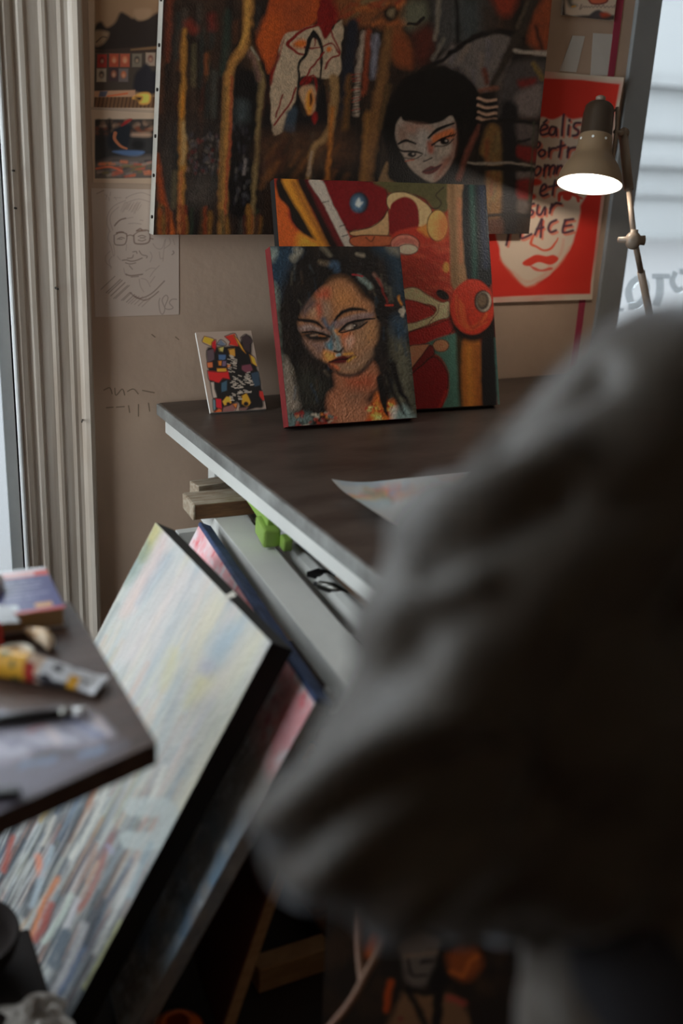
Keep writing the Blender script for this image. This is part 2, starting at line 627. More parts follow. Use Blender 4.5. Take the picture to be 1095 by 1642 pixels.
# left window (door height shop glazing)
w2 = empty('window_2', (-.4, YW+.1, .16), 'tall glazed shop window beside the moulded casing', None)
del w2['label']
tag(w2, 'tall shop window with grey frame beside moulded casing', kind='structure')
b = MB()
b.box((.428, YW-.004, .16), (.462, YW+.008, 2.55)).box((.455, YW-.004, .16), (XL, YW, 2.55)).box((XW+.05, YW+.01, .16), (-1.2, YW+.05, 2.55))
b.box((XW+.05, YW-.002, 2.5), (.455, YW+.03, 2.55)).box((XW+.05, YW-.002, .16), (.455, YW+.03, .21))
b.build('frame', 'frame', w2)
MB().box((-1.2, YW+.010, .21), (0.434, YW+.014, 2.5)).build('pane', 'glass', w2)

# right window
w1 = empty('window_1', (3.1, YW+.1, .42), 'w', None)
tag(w1, 'tall shop window with grey frame behind the desk lamp', kind='structure')
b = MB()
b.box((XR-.055, YW-.012, .42), (XR+.035, YW+.10, 2.55), .004).box((3.90, YW+.02, .42), (3.95, YW+.10, 2.55))
b.box((XR, YW+.02, 2.5), (3.95, YW+.10, 2.55)).box((XR, YW+.02, .42), (3.95, YW+.10, .48))
b.box((XR+.035, YW+.045, .42), (XR+.05, YW+.085, 2.55))
b.build('frame', 'frame', w1)
pane = MB().box((XR+.03, YW+.058, .48), (3.9, YW+.064, 2.5)).build('pane', 'glass', w1)


def ribbon(b, pts2, width, at, thick):
    """flat strip following photo points laid on a plane; at(px,py) -> world; thick = world vector"""
    q = cr(np.array(pts2, float), False, 6) if len(pts2) > 2 else np.array(pts2, float)
    L, R = [], []
    for i in range(len(q)):
        d = q[min(i+1, len(q)-1)]-q[max(i-1, 0)]
        d = d/np.linalg.norm(d)
        nrm = np.array([-d[1], d[0]])*width/2
        L.append(at(*(q[i]+nrm)))
        R.append(at(*(q[i]-nrm)))
    t = np.array(thick)
    k = len(q)
    vs = L+R+[p+t for p in L]+[p+t for p in R]
    fs = []
    for i in range(k-1):
        fs += [(i, i+1, k+i+1, k+i), (2*k+i, 3*k+i, 3*k+i+1, 2*k+i+1), (i, 2*k+i, 2*k+i+1, i+1), (k+i, k+i+1, 3*k+i+1, 3*k+i)]
    fs += [(0, k, 3*k, 2*k), (k-1, 3*k-1, 4*k-1, 2*k-1)]
    b.add(vs, fs)


gl = lambda x, y: ony(x, y, YW+.056)
for pts, wd in (([(1012, 486), (1008, 468), (1016, 452), (1028, 446), (1036, 458), (1034, 476), (1022, 490), (1008, 492)], 11),
                ([(1058, 446), (1058, 470), (1052, 492)], 12), ([(1046, 443), (1074, 443)], 8),
                ([(1084, 436), (1078, 452), (1086, 466), (1095, 462)], 9), ([(1090, 436), (1112, 434)], 9),
                ([(1120, 436), (1118, 470)], 10), ([(984, 494), (1000, 498)], 6)):
    b = MB()
    ribbon(b, pts, wd, gl, (0, .002, 0))
    b.build('vinyl_letter', 'vinyl', w1)

# magenta stripe down the wall edge
b = MB()
b.box((2.148, YW-.0015, 0.3), (2.172, YW, 2.4))
tag(b.build('trim_2', 'magenta'), 'magenta stripe running down the wall edge beside the red poster', kind='structure')

# the street outside: pale front across the way
YS = 15.0
b = MB().box((-16, YS, -1), (26, YS+.5, 4.9))
fc = b.build('street_facade', 'facade')
tag(fc, 'pale grey stucco street front seen through the windows', kind='structure')
for z, h, p in ((-.3, .16, .14), (.55, .10, .12), (1.05, .14, .2), (1.55, .10, .10), (2.35, .18, .25), (4.55, .35, .4)):
    MB().box((-16, YS-p, z), (26, YS, z+h)).build('cornice', 'facade2', fc)
for x in np.arange(-14, 25, 2.6):
    for z0, z1 in ((2.75, 4.1),):
        MB().box((x, YS-.04, z0), (x+1.1, YS, z1)).build('shutter', 'facade2', fc)
tag(MB().box((-16, YW+.2, -.3), (26, YS, -.2)).build('street_ground', 'street'), 'grey street outside the windows', kind='structure')

# ------------------------------------------------------------------ wall pictures


def sheet(name, label, cat, x0, x1, z0, z1, off, nu, nv, base, th=.0012, group=None):
    """paper flat on the back wall"""
    y = YW-off-th
    root = empty(name, ((x0+x1)/2, y, z0), label, cat, group)
    p = Paint((x0, y, z0), (x1, y, z0), (x1, y, z1), (x0, y, z1), nu, nv, base)
    return root, p


def backing(root, x0, x1, z0, z1, off, th, material='paper', name='backing'):
    MB().box((x0, YW-off-th+.0003, z0), (x1, YW-off, z1)).build(name, material, root)


# --- pencil drawing, A4
r, p = sheet('pencil_portrait', 'pencil caricature of smiling person in glasses on white paper taped to wall', 'drawing',
             .659, .872, .983, 1.284, .0, 190, 270, (150, 134, 122))
backing(r, .659, .872, .983, 1.284, 0, .0012)
p.crop(140, 290, .14612)
ink, ink2 = (92, 68, 56), (120, 98, 86)


def hl(pts, w=1.1, c=ink, a=.85): p.stroke(pts, w, c, soft=.9, alpha=a)


# hair and head outline
for pts in ([(250, 560), (215, 470), (230, 360), (300, 270), (420, 215)], [(280, 540), (250, 440), (265, 360), (340, 290)],
            [(420, 190), (500, 150), (600, 130), (690, 160)], [(430, 240), (560, 200), (680, 230)], [(310, 470), (360, 430), (500, 400)],
            [(300, 500), (320, 460)], [(240, 560), (225, 640), (255, 700), (285, 820)], [(285, 700), (300, 790), (290, 830)],
            [(250, 770), (200, 830), (210, 900), (265, 945)], [(270, 830), (240, 880), (260, 960)], [(330, 830), (365, 870)],
            [(690, 780), (710, 830), (690, 890)], [(720, 690), (760, 740), (820, 740), (850, 650)], [(860, 640), (840, 760), (830, 880)],
            [(900, 630), (910, 690), (850, 740)], [(940, 640), (960, 700)], [(790, 780), (800, 850), (830, 850)],
            [(640, 990), (690, 960), (740, 960)], [(690, 1050), (730, 990), (790, 930)], [(690, 1120), (740, 1050)],
            [(400, 960), (410, 1010), (430, 1040)], [(570, 1080), (580, 1150), (620, 1220)], [(590, 1070), (650, 1090), (690, 1160)],
            [(450, 470), (520, 465), (590, 475)], [(580, 430), (610, 435)], [(430, 700), (425, 760)]):
    hl(pts, .9, ink2, .7)
for i in range(14):   # fringe hatching
    x = 370+i*14
    hl([(x, 330+rnd.uniform(-20, 30)), (x+40, 250+rnd.uniform(-20, 20))], 1.0, ink2, .55)
for pts in ([(420, 410), (360, 430), (300, 490)], [(320, 575), (370, 560), (425, 580)], [(325, 570), (395, 565)],
            [(545, 545), (580, 525), (600, 540)], [(540, 550), (640, 540), (690, 560)]):
    hl(pts, 1.9)
# glasses
hl([(295, 610), (300, 690), (350, 705), (410, 695), (432, 640), (432, 585)], 1.7)
hl([(290, 600), (330, 580)], 1.2)
hl([(435, 605), (470, 595), (505, 605)], 1.5)
hl([(510, 600), (515, 670), (540, 690), (620, 692), (675, 670), (690, 610), (680, 570)], 2.0)
hl([(510, 595), (560, 560), (640, 548)], 1.4)
hl([(690, 630), (720, 638)], 1.6)
for pts in ([(330, 640), (370, 620), (405, 630)], [(350, 640), (380, 640)], [(560, 610), (600, 598), (640, 612)], [(580, 625), (630, 625)],
            [(560, 650), (600, 660), (640, 645)]):
    hl(pts, 1.3)
# nose, mouth, chin
for pts in ([(500, 780), (535, 775), (545, 795)], [(440, 850), (490, 845), (505, 815)], [(570, 770), (600, 810), (655, 825), (650, 845)]):
    hl(pts, 1.2)
hl([(385, 872), (430, 868), (480, 882), (540, 872), (600, 848)], 1.5)
hl([(420, 900), (470, 912), (530, 900)], 1.2)
hl([(460, 930), (495, 970)], 1.0)
hl([(425, 1025), (470, 1040), (540, 1035), (605, 1025)], 1.8)
hl([(480, 1055), (560, 1050)], 1.1)
# coat hatching
for i, (x, y) in enumerate([(150, 1190), (210, 1225), (230, 1235), (260, 1260), (290, 1290), (310, 1290), (375, 1310), (395, 1310), (430, 1330), (450, 1345), (480, 1350), (520, 1355), (560, 1370), (600, 1380)]):
    L = 190 if i < 6 else 110
    hl([(x, y), (x+L*.8, y-L*.75)], 1.5 if i in (1, 2, 3) else 1.1, ink if i < 9 else ink2, .75)
for pts in ([(470, 1225), (560, 1290), (700, 1240), (845, 1100)], [(520, 1265), (620, 1310), (700, 1280), (780, 1215)]):
    hl(pts, 1.5)
# signature and scribbled heading
hl([(795, 1290), (785, 1340), (800, 1440), (830, 1460), (850, 1400), (820, 1310), (860, 1255), (885, 1290), (850, 1390), (900, 1410), (940, 1390), (900, 1340), (930, 1300), (980, 1300)], 1.0, ink, .75)
hl([(930, 810), (950, 790), (940, 770)], 1.3)
hl([(105, 140), (180, 105)], 1.5, ink2)
for pts in ([(190, 150), (220, 170)], [(215, 150), (205, 200)], [(255, 125), (250, 160)], [(235, 180), (240, 215)], [(290, 185), (370, 183)], [(300, 180), (320, 210)], [(430, 180), (433, 190)]):
    hl(pts, .9, ink2, .6)
p.build('paper_face', 'artm', r, KW)

# --- two photographs on white mounts
r, p = sheet('photo_print', 'printed photo of riverside art stall with trees and seated figure, beside casing', 'photo',
             .664, .835, 1.462, 1.76, .0, 120, 220, (150, 128, 108))
backing(r, .664, .835, 1.462, 1.76, 0, .0012)
p.crop(140, 0, .18265)
p.poly([(62, -320), (640, -320), (625, 945), (58, 945)], (112, 84, 60), smooth=False)
p.poly([(65, 240), (120, 190), (170, 240), (240, 200), (290, 110), (350, 130), (400, 160), (440, 130), (480, 170), (560, 140), (640, 130), (640, 430), (60, 440)], (30, 20, 14), soft=3)
p.poly([(420, 85), (550, 80), (548, 150), (460, 180), (415, 150)], (122, 94, 70), soft=3)
p.poly([(62, 275), (180, 280), (180, 330), (130, 390), (62, 400)], (108, 84, 62), soft=3)
p.stroke([(80, 370), (130, 325), (170, 330)], 2, (60, 44, 32))
p.poly([(62, 440), (625, 400), (622, 470), (62, 470)], (44, 30, 22), smooth=False)
p.poly([(380, 430), (620, 405), (620, 430), (380, 445)], (92, 66, 42), smooth=False)
p.poly([(60, 470), (620, 460), (610, 800), (60, 800)], (52, 42, 34), smooth=False)
for i, (x, y, c, d) in enumerate([(130, 535, (118, 34, 24), (80, 20, 16)), (235, 530, (128, 52, 32), (150, 80, 50)), (330, 530, (132, 60, 40), (158, 96, 66)), (436, 530, (92, 80, 66), (48, 38, 32)), (555, 520, (120, 100, 84), (84, 44, 36)),
                                  (125, 660, (126, 108, 90), (40, 30, 26)), (232, 655, (52, 36, 36), (120, 70, 48)), (318, 660, (84, 72, 68), (148, 78, 44))]):
    p.poly([(x-42, y-58), (x+42, y-58), (x+40, y+58), (x-44, y+58)], c, smooth=False)
    p.ell(x, y-5, 22, 30, d, soft=2)
    p.ell(x, y+2, 10, 14, (150, 120, 96), soft=2, alpha=.7)
p.poly([(430, 640), (480, 590), (520, 555), (570, 620), (612, 640), (605, 820), (420, 800), (410, 700)], (26, 22, 26), soft=3)
p.poly([(60, 800), (420, 790), (420, 850), (60, 855)], (150, 110, 84), smooth=False)
p.poly([(110, 800), (180, 800), (160, 850), (100, 850)], (70, 70, 82), smooth=False)
p.stroke([(180, 845), (350, 820)], 3, (160, 82, 48))
p.poly([(58, 855), (608, 850), (600, 945), (50, 945)], (92, 62, 40), smooth=False)
for i in range(16):
    p.stroke([(75+i*34, 858), (60+i*34, 940)], 1.6, (54, 36, 24))
p.poly([(400, 860), (470, 820), (545, 825), (540, 900), (470, 910), (440, 870)], (214, 150, 66), soft=3)
p.poly([(420, 850), (480, 850), (470, 885), (440, 880)], (40, 28, 20), soft=3)
p.poly([(-200, -600), (61, -600), (63, 400), (57, 946), (-200, 946)], (150, 128, 108), smooth=False)
p.build('print_face', 'artm', r, KW)

r, p = sheet('photo_print', 'printed photo of figure painting at a table outdoors, above pencil portrait', 'photo',
             .664, .826, 1.297, 1.456, .0, 115, 115, (150, 128, 108))
backing(r, .664, .826, 1.297, 1.456, 0, .0012)
p.crop(140, 0, .18265)
p.poly([(64, 1048), (592, 1045), (575, 1562), (66, 1568)], (48, 40, 36), smooth=False)
for i in range(60):
    p.ell(rnd.uniform(70, 580), rnd.uniform(1055, 1180), rnd.uniform(8, 26), rnd.uniform(6, 18), rnd.choice([(120, 92, 72), (84, 66, 52), (30, 24, 20), (140, 110, 90), (104, 52, 30)]), soft=3, alpha=.7)
p.poly([(180, 1060), (210, 1060), (205, 1200), (190, 1200)], (18, 14, 12), soft=3)
p.poly([(64, 1200), (580, 1210), (580, 1400), (64, 1420)], (40, 37, 36), soft=5)
p.poly([(380, 1170), (545, 1170), (540, 1200), (385, 1195)], (140, 112, 92), soft=3)
p.poly([(200, 1180), (240, 1130), (300, 1100), (350, 1090), (385, 1110), (375, 1220), (350, 1290), (280, 1310), (210, 1310), (185, 1240)], (24, 26, 30), soft=3)
p.poly([(300, 1105), (330, 1065), (370, 1045), (390, 1050), (345, 1085)], (130, 26, 24), soft=2)
p.stroke([(245, 1170), (240, 1220), (290, 1280), (345, 1305)], [6, 5, 4, 3], (140, 82, 54))
p.ell(445, 1270, 55, 45, (20, 17, 16), soft=4)
p.poly([(220, 1330), (340, 1320), (500, 1330), (440, 1375), (340, 1365)], (66, 84, 112), soft=2)
p.poly([(70, 1450), (180, 1390), (320, 1380), (480, 1370), (580, 1380), (575, 1562), (66, 1568)], (82, 72, 66), soft=4)
for i in range(46):
    x, y = rnd.uniform(70, 560), rnd.uniform(1400, 1560)
    a = rnd.uniform(-.5, .3)
    L = rnd.uniform(30, 110)
    p.stroke([(x, y), (x+L*math.cos(a), y+L*math.sin(a)*.5)], rnd.uniform(1.5, 5), rnd.choice([(150, 70, 50), (128, 110, 96), (60, 54, 52), (168, 96, 66), (96, 84, 52), (110, 96, 90), (40, 36, 40)]), soft=2, alpha=.8)
p.stroke([(80, 1480), (200, 1465), (300, 1500)], 3.5, (166, 84, 60))
p.poly([(-200, 900), (64, 1000), (66, 1568), (620, 1562), (620, 1800), (-200, 1800)], (150, 128, 108), smooth=False)
p.build('print_face', 'artm', r, KW)

# --- red poster (A2), a little curled at its free edges
x0, x1, z0, z1 = 1.768, 2.190, .988, 1.618
r, p = sheet('red_poster', 'red and white screen printed poster of face with handwritten French lettering', 'poster', x0, x1, z0, z1, .004, 210, 330, (162, 146, 130))
p.crop(780, 100, .23758)
p.poly([(-60, 105), (380, 108), (640, 118), (876, 148), (775, 900), (697, 1562), (400, 1568), (38, 1585), (-40, 1590)], (182, 36, 24), smooth=False)
p.streak((150, 26, 20), 3, 4, .45, .8, .5, 5)
p.poly([(-60, 105), (380, 108), (640, 118), (876, 148), (860, 240), (-60, 300)], (176, 34, 24), soft=8, smooth=False, alpha=.5)
paper_c = (162, 144, 128)
p.wob = 2.2
p.poly([(180, 400), (330, 400), (380, 372), (450, 385), (520, 360), (580, 385), (650, 372), (720, 420), (760, 600), (720, 800), (668, 900), (640, 960), (625, 1040), (605, 1130), (570, 1240), (500, 1350), (400, 1450), (290, 1512), (235, 1490), (170, 1420), (100, 1330), (82, 1240), (62, 1160), (40, 1000), (80, 700)], paper_c, soft=2)
p.wob = 1.0
for pts in ([(95, 1330), (170, 1425), (240, 1495), (300, 1510), (400, 1440), (500, 1350), (560, 1250)], [(180, 1410), (260, 1480), (360, 1450), (450, 1380)], [(520, 1200), (500, 1290), (420, 1380)]):
    p.stroke(pts, 3.0, (206, 104, 82), soft=3, alpha=.55, tex=.5)
rd = (184, 44, 30)
p.poly([(245, 1350), (290, 1318), (340, 1300), (400, 1308), (450, 1300), (487, 1322), (470, 1350), (425, 1366), (350, 1348), (295, 1372), (255, 1370)], rd)
p.poly([(292, 1372), (325, 1382), (370, 1398), (430, 1384), (445, 1398), (385, 1412), (325, 1404)], rd, alpha=.9)
p.stroke([(322, 1165), (298, 1222), (335, 1242), (385, 1268), (435, 1255), (470, 1212), (480, 1185)], [3, 5, 3.5, 3.5, 4, 3, 2], (196, 66, 44))
p.stroke([(490, 930), (500, 890), (560, 884), (645, 918)], [5, 7, 6, 3], rd)
p.ell(545, 905, 32, 28, rd)
p.stroke([(610, 900), (620, 935)], 5, rd)
for cx, cy, rx, ry in ((330, 808, 44, 26), (240, 850, 34, 60), (300, 905, 34, 22), (215, 830, 40, 30)):
    p.ell(cx, cy, rx, ry, rd, soft=2)
letters = [
    [(365, 462), (410, 442), (400, 420), (375, 430), (362, 465), (375, 490), (418, 478)], [(386, 408), (406, 390)],
    [(466, 440), (440, 435), (422, 465), (432, 490), (458, 480), (470, 442), (472, 492)],
    [(522, 352), (514, 420), (510, 492)], [(556, 425), (550, 488)], [(560, 388), (561, 394)],
    [(632, 408), (598, 412), (590, 438), (620, 462), (612, 490), (582, 496)],
    [(328, 540), (322, 590), (314, 632)], [(322, 545), (348, 536), (362, 550), (350, 574), (324, 584)],
    [(372, 590), (352, 612), (366, 636), (392, 622), (394, 598), (372, 590)],
    [(424, 580), (422, 636)], [(422, 604), (442, 582), (466, 580)], [(504, 530), (498, 590), (490, 638)], [(480, 572), (528, 560)],
    [(552, 575), (546, 640)], [(550, 602), (568, 580), (600, 574)],
    [(345, 702), (322, 732), (334, 764), (360, 744), (366, 712), (345, 702)],
    [(394, 694), (386, 766)], [(388, 725), (412, 694), (426, 708), (420, 760)], [(424, 718), (450, 694), (462, 712), (452, 752)],
    [(482, 700), (472, 750)], [(478, 718), (502, 696), (512, 716), (506, 742)],
    [(364, 874), (402, 850), (396, 824), (376, 834), (362, 880), (378, 902), (412, 890)], [(464, 798), (452, 850), (446, 894)], [(420, 842), (484, 826)],
    [(318, 955), (290, 966), (292, 990), (314, 1006), (306, 1030), (278, 1036)], [(348, 964), (340, 1018), (366, 1026), (394, 978), (395, 1026)],
    [(442, 958), (428, 1016)], [(432, 988), (466, 952), (502, 955)],
    [(152, 1100), (148, 1170), (134, 1232)], [(244, 1100), (232, 1186), (302, 1160)],
    [(328, 1162), (372, 1060)], [(372, 1060), (366, 1178)], [(340, 1126), (382, 1114)],
    [(470, 1064), (432, 1084), (418, 1120), (434, 1146), (468, 1134)],
    [(532, 1066), (516, 1146), (582, 1136)], [(530, 1068), (586, 1058)], [(524, 1106), (572, 1098)]]
p.wob = 0.6
for L in letters:
    p.stroke([(a+11, b_+12) for a, b_ in L], 4.2, (206, 84, 62), soft=1.4, alpha=.85)
for L in letters:
    p.stroke(L, 4.2, (58, 34, 44), soft=1.2)
p.wob = 0


def curl(U, V): return -.018*np.clip((U-.72)/.28, 0, 1)**2*np.clip((V-.55)/.45, 0, 1)-.004*np.clip((.08-V)/.08, 0, 1)


p.build('print_face', 'artm', r, KW, bend=lambda U, V: -curl(U, V))
q = Paint((x0, YW-.0045, z0), (x1, YW-.0045, z0), (x1, YW-.0045, z1), (x0, YW-.0045, z1), 40, 60, (170, 160, 150))
q.build('paper_back', 'artm', r, KW, bend=lambda U, V: -curl(U, V))

# --- small framed sketch with signature, above the blank papers
x0, x1, z0, z1 = ony(898, 29, YW)[0], 2.140, ony(940, 29, YW)[2], 2.02
r, p = sheet('framed_sketch', 'small signed ink sketch with dark painted border above two blank slips', 'drawing', x0, x1, z0, z1, .006, 110, 120, (158, 142, 126))
MB().box((x0, YW-.0068, z0), (x1, YW, z1)).build('board', 'paper', r)
p.crop(880, 0, .19635)
p.poly([(100, -400), (130, -400), (132, 60), (150, 120), (200, 130), (280, 125), (340, 120), (400, 85), (440, 100), (500, 120), (562, 130), (562, 160), (100, 150)], (56, 46, 42), soft=2)
p.poly([(335, 125), (370, 92), (410, 85), (440, 110), (430, 145), (350, 145)], (62, 56, 58), soft=2)
p.poly([(420, 110), (470, 100), (500, 125), (440, 140)], (146, 56, 36), soft=3)
p.poly([(130, -60), (200, -60), (190, 20), (230, 45), (180, 60), (150, 20)], (84, 78, 70), soft=3)
p.stroke([(190, 55), (215, 50)], 2.5, (180, 120, 40))
p.poly([(325, -20), (480, -20), (470, 15), (420, 30), (350, 28)], (170, 80, 56), soft=2)
p.stroke([(325, -5), (350, 28), (420, 32), (470, 15), (480, -10)], 2.4, (88, 20, 18))
sig = [(250, 75), (262, 40), (270, 42), (255, 78), (285, 50), (292, 62), (305, 50), (312, 62), (325, 52), (335, 62), (350, 50), (362, 62), (380, 48), (395, 60), (410, 45), (425, 62), (445, 40), (455, 62), (475, 50), (490, 62), (510, 50), (520, 62), (540, 40), (535, 66)]
p.stroke(sig, 1.0, (84, 50, 44), soft=.8, alpha=.85)
p.build('sketch_face', 'artm', r, KW)
for lab, pts in (('small blank slanted paper slip pinned to wall below framed sketch', [(917, 57), (938, 58), (924, 116), (897, 114)]),
                 ('small blank upright paper slip pinned to wall next to magenta stripe', [(950, 53), (984, 55), (978, 121), (947, 121)])):
    b = MB()
    P = [ony(x, y, YW-.001) for x, y in pts]
    P[0] = P[0]+np.array((0, -.003, 0))
    b.prism([P[3], P[2], P[1], P[0]], (0, .0008, 0))
    tag(b.build('paper_slip', 'paper'), lab, 'paper')

# faint pencil scribble left on the plaster under the drawing
b = MB()
at = lambda x, y: ony(x, y, YW-.0006)
for pts in ([(166, 626), (176, 622), (180, 632)], [(184, 622), (186, 634), (196, 624), (200, 634)], [(204, 628), (214, 624), (222, 632)], [(228, 626), (248, 630)],
            [(170, 654), (182, 653)], [(186, 653), (200, 652)], [(206, 650), (208, 662)], [(222, 648), (222, 668)], [(238, 646), (240, 660)], [(243, 536), (249, 541)], [(281, 540), (287, 545)]):
    ribbon(b, pts, 1.8, at, (0, .0006, 0))
tag(b.build('trim_3', 'mark'), 'faint scribbled marks on the beige plaster', kind='structure')
# ------------------------------------------------------------------ canvases


def canvas(name, label, cat, bl, br, tr, tl, th, nback, nu, nv, base, side, lip=.0):
    """stretched canvas: Empty > painted_face (made by caller), stretcher box"""
    bl, br, tr, tl = (np.array(q, float) for q in (bl, br, tr, tl))
    nb = np.array(nback, float)
    nb /= np.linalg.norm(nb)
    root = empty(name, (bl+br)/2, label, cat)
    MB().prism([bl+nb*.0008, br+nb*.0008, tr+nb*.0008, tl+nb*.0008], nb*th).build('stretcher', side, root)
    return root, Paint(bl, br, tr, tl, nu, nv, base)


def leaning(x, y, yaw, w, lean, h, z0, th=.034):
    e = np.array([math.cos(yaw), math.sin(yaw), 0])
    n = np.array([-e[1], e[0], 0])
    u = np.array([0, 0, math.cos(lean)])+n*math.sin(lean)
    nb = n*math.cos(lean)-np.array([0, 0, math.sin(lean)])
    B = np.array([x, y, z0+th*math.sin(lean)])
    return B, B+e*w, B+e*w+u*h, B+u*h, nb


D = math.radians
# --- the big wall canvas
yf = YW-.040
BL, BR = ony(246, 376.5, yf), ony(848, 375, yf)
TL, TR = ony(262, 0, yf), ony(885, 0, yf)
TL = BL+(TL-BL)*1.32
TR = BR+(TR-BR)*1.22
r, p = canvas('large_canvas', 'large dark wall painting of tree trunks and black haired woman', 'painting', BL, BR, TR, TL, .033, (0, 1, 0), 430, 340, (34, 24, 18), 'canvasw')
p.streak((58, 38, 26), 40, 5, .4, .75, .8, 3)
p.streak((20, 15, 12), 30, 4, .5, .8, .9, 8)
p.streak((74, 58, 46), 60, 9, .62, .85, .5, 12)
p.wob = 3.5
p.crop(240, 0, .29224)
for i in range(70):
    x = rnd.uniform(60, 1000)
    y = rnd.uniform(0, 1100)
    L = rnd.uniform(80, 330)
    c = rnd.choice([(62, 46, 36), (84, 48, 28), (52, 48, 44), (40, 50, 46), (92, 62, 32), (24, 18, 15), (74, 66, 56), (72, 30, 20)])
    p.stroke([(x, y), (x+rnd.uniform(-15, 5), y+L)], rnd.uniform(3, 9), c, soft=4, alpha=.6, tex=.6)
p.poly([(60, 700), (380, 700), (390, 1120), (60, 1130)], (46, 40, 36), soft=20, alpha=.6, tex=.5)
for i in range(110):
    x, y = rnd.uniform(200, 390), rnd.uniform(740, 960)
    p.ell(x, y, rnd.uniform(4, 10), rnd.uniform(6, 18), rnd.choice([(84, 74, 68), (96, 30, 24), (30, 24, 22), (64, 60, 64), (104, 92, 80)]), soft=2, alpha=.6, n=8)
p.poly([(240, 1000), (340, 980), (330, 1110), (220, 1100)], (76, 66, 58), soft=12, alpha=.7, tex=.5)
p.stroke([(110, 0), (106, 150), (98, 330)], [9, 8, 6], (104, 46, 26), soft=4, alpha=.85)
p.stroke([(215, 130), (240, 160)], 14, (112, 38, 24), soft=6, alpha=.8)
p.stroke([(340, 90), (345, 150)], 12, (100, 32, 24), soft=6, alpha=.8)
p.stroke([(425, 60), (418, 250), (400, 400)], [8, 10, 6], (44, 56, 46), soft=5, alpha=.8)
p.stroke([(310, 300), (312, 400)], 5, (120, 62, 30), soft=3, alpha=.8)
p.stroke([(245, 250), (240, 460)], 6, (96, 84, 56), soft=4, alpha=.7)
p.stroke([(355, 400), (350, 640)], 8, (66, 66, 58), soft=4, alpha=.7)
# first trunk
p.stroke([(190, 165), (186, 330), (184, 480), (174, 650), (182, 800), (176, 950), (172, 1270)], [7, 8, 9, 9, 12, 11, 9], (148, 98, 40), soft=3)
p.stroke([(184, 680), (188, 800), (180, 900)], 6, (168, 138, 92), soft=3, alpha=.7)
p.stroke([(170, 950), (166, 1100), (160, 1270)], 5, (166, 92, 54), soft=3, alpha=.8)
p.stroke([(185, 500), (180, 640)], 4, (176, 108, 34), soft=2)
p.stroke([(42, 850), (62, 1040), (105, 1270)], [4, 10, 14], (140, 60, 26), soft=4)
p.stroke([(100, 1180), (112, 1290)], 11, (176, 84, 30), soft=4)
p.stroke([(140, 950), (130, 1130)], 7, (92, 80, 56), soft=4, alpha=.8)
# forked trunk
p.poly([(470, 420), (540, 380), (600, 480), (590, 780), (565, 1150), (430, 1150), (450, 700)], (20, 15, 13), soft=5)
p.poly([(480, 560), (530, 560), (530, 660), (480, 660)], (66, 72, 70), soft=9, alpha=.8)
for i in range(40):
    p.ell(rnd.uniform(450, 560), rnd.uniform(680, 1120), rnd.uniform(4, 10), rnd.uniform(8, 24), rnd.choice([(60, 56, 58), (34, 28, 28), (84, 76, 70), (48, 44, 50)]), soft=2, alpha=.6, n=8)
p.stroke([(520, 880), (516, 960)], 4, (118, 106, 100), soft=2)
p.stroke([(545, -200), (542, 0), (536, 150), (520, 250), (450, 360), (428, 480), (420, 700), (404, 950), (402, 1290)], [13, 13, 14, 15, 13, 13, 13, 13, 12], (158, 106, 50), soft=4)
p.stroke([(535, 0), (530, 160), (505, 260)], 5, (186, 134, 62), soft=3)
p.stroke([(450, 420), (446, 600), (438, 800), (420, 1000), (414, 1290)], 4, (150, 66, 40), soft=2, alpha=.9)
p.stroke([(412, 480), (400, 800), (388, 1100)], 4, (112, 82, 44), soft=3)
p.stroke([(560, 265), (605, 360), (620, 440), (606, 560), (594, 750), (574, 1000), (556, 1290)], [5, 8, 9, 8, 7, 7, 7], (118, 94, 58), soft=3)
p.stroke([(552, 290), (580, 350), (600, 430)], 8, (110, 78, 64), soft=4)
p.stroke([(560, 265), (600, 320)], 3, (170, 158, 136), soft=2)
p.poly([(560, 140), (600, 240), (660, 380), (650, 560), (690, 720), (620, 740), (640, 470), (600, 330), (566, 260)], (24, 17, 14), soft=3)
for i in range(26):
    x = rnd.uniform(40, 640)
    p.stroke([(x, rnd.uniform(1130, 1200)), (x+rnd.uniform(-8, 8), 1300)], rnd.uniform(3, 8), rnd.choice([(140, 58, 24), (104, 34, 22), (40, 52, 36), (128, 84, 32), (30, 22, 18)]), soft=3, alpha=.75)
# flame, red wedge, pale figure
p.poly([(720, -300), (1000, -300), (960, 0), (900, 130), (745, 205), (690, 330), (650, 400), (620, 300), (588, 215), (640, 90)], (158, 66, 26), soft=3)
p.poly([(600, 200), (660, 90), (720, 120), (680, 240), (640, 330)], (180, 78, 26), soft=10, alpha=.7)
p.poly([(740, 30), (860, 0), (840, 110), (760, 170)], (140, 62, 30), soft=14, alpha=.8)
p.poly([(955, -60), (1045, -60), (1030, 110), (1000, 150), (950, 250), (918, 140)], (112, 18, 14), soft=1.5)
p.poly([(735, 200), (830, 165), (920, 140), (960, 220), (1000, 165), (1060, 115), (1048, 280), (1042, 400), (970, 430), (830, 420), (800, 540), (740, 710), (676, 718), (664, 450), (704, 330)], (168, 142, 114), soft=1.5)
p.poly([(740, 200), (705, 330), (662, 400), (668, 470), (690, 360)], (124, 26, 16), soft=2)
dr = (116, 20, 16)
p.ell(830, 240, 40, 26, (190, 92, 32), soft=4)
p.stroke([(1000, 130), (900, 142), (810, 185), (760, 240), (790, 280), (850, 302)], [3, 4, 5, 6, 4, 3], dr)
p.stroke([(850, 262), (930, 262), (1000, 236), (1040, 290)], 2.6, dr)
p.stroke([(905, 250), (915, 190)], 2.2, dr)
p.stroke([(985, 150), (1010, 210), (1040, 300), (990, 320), (960, 380)], 2.8, dr)
p.ell(985, 270, 16, 16, (200, 100, 36), soft=2)
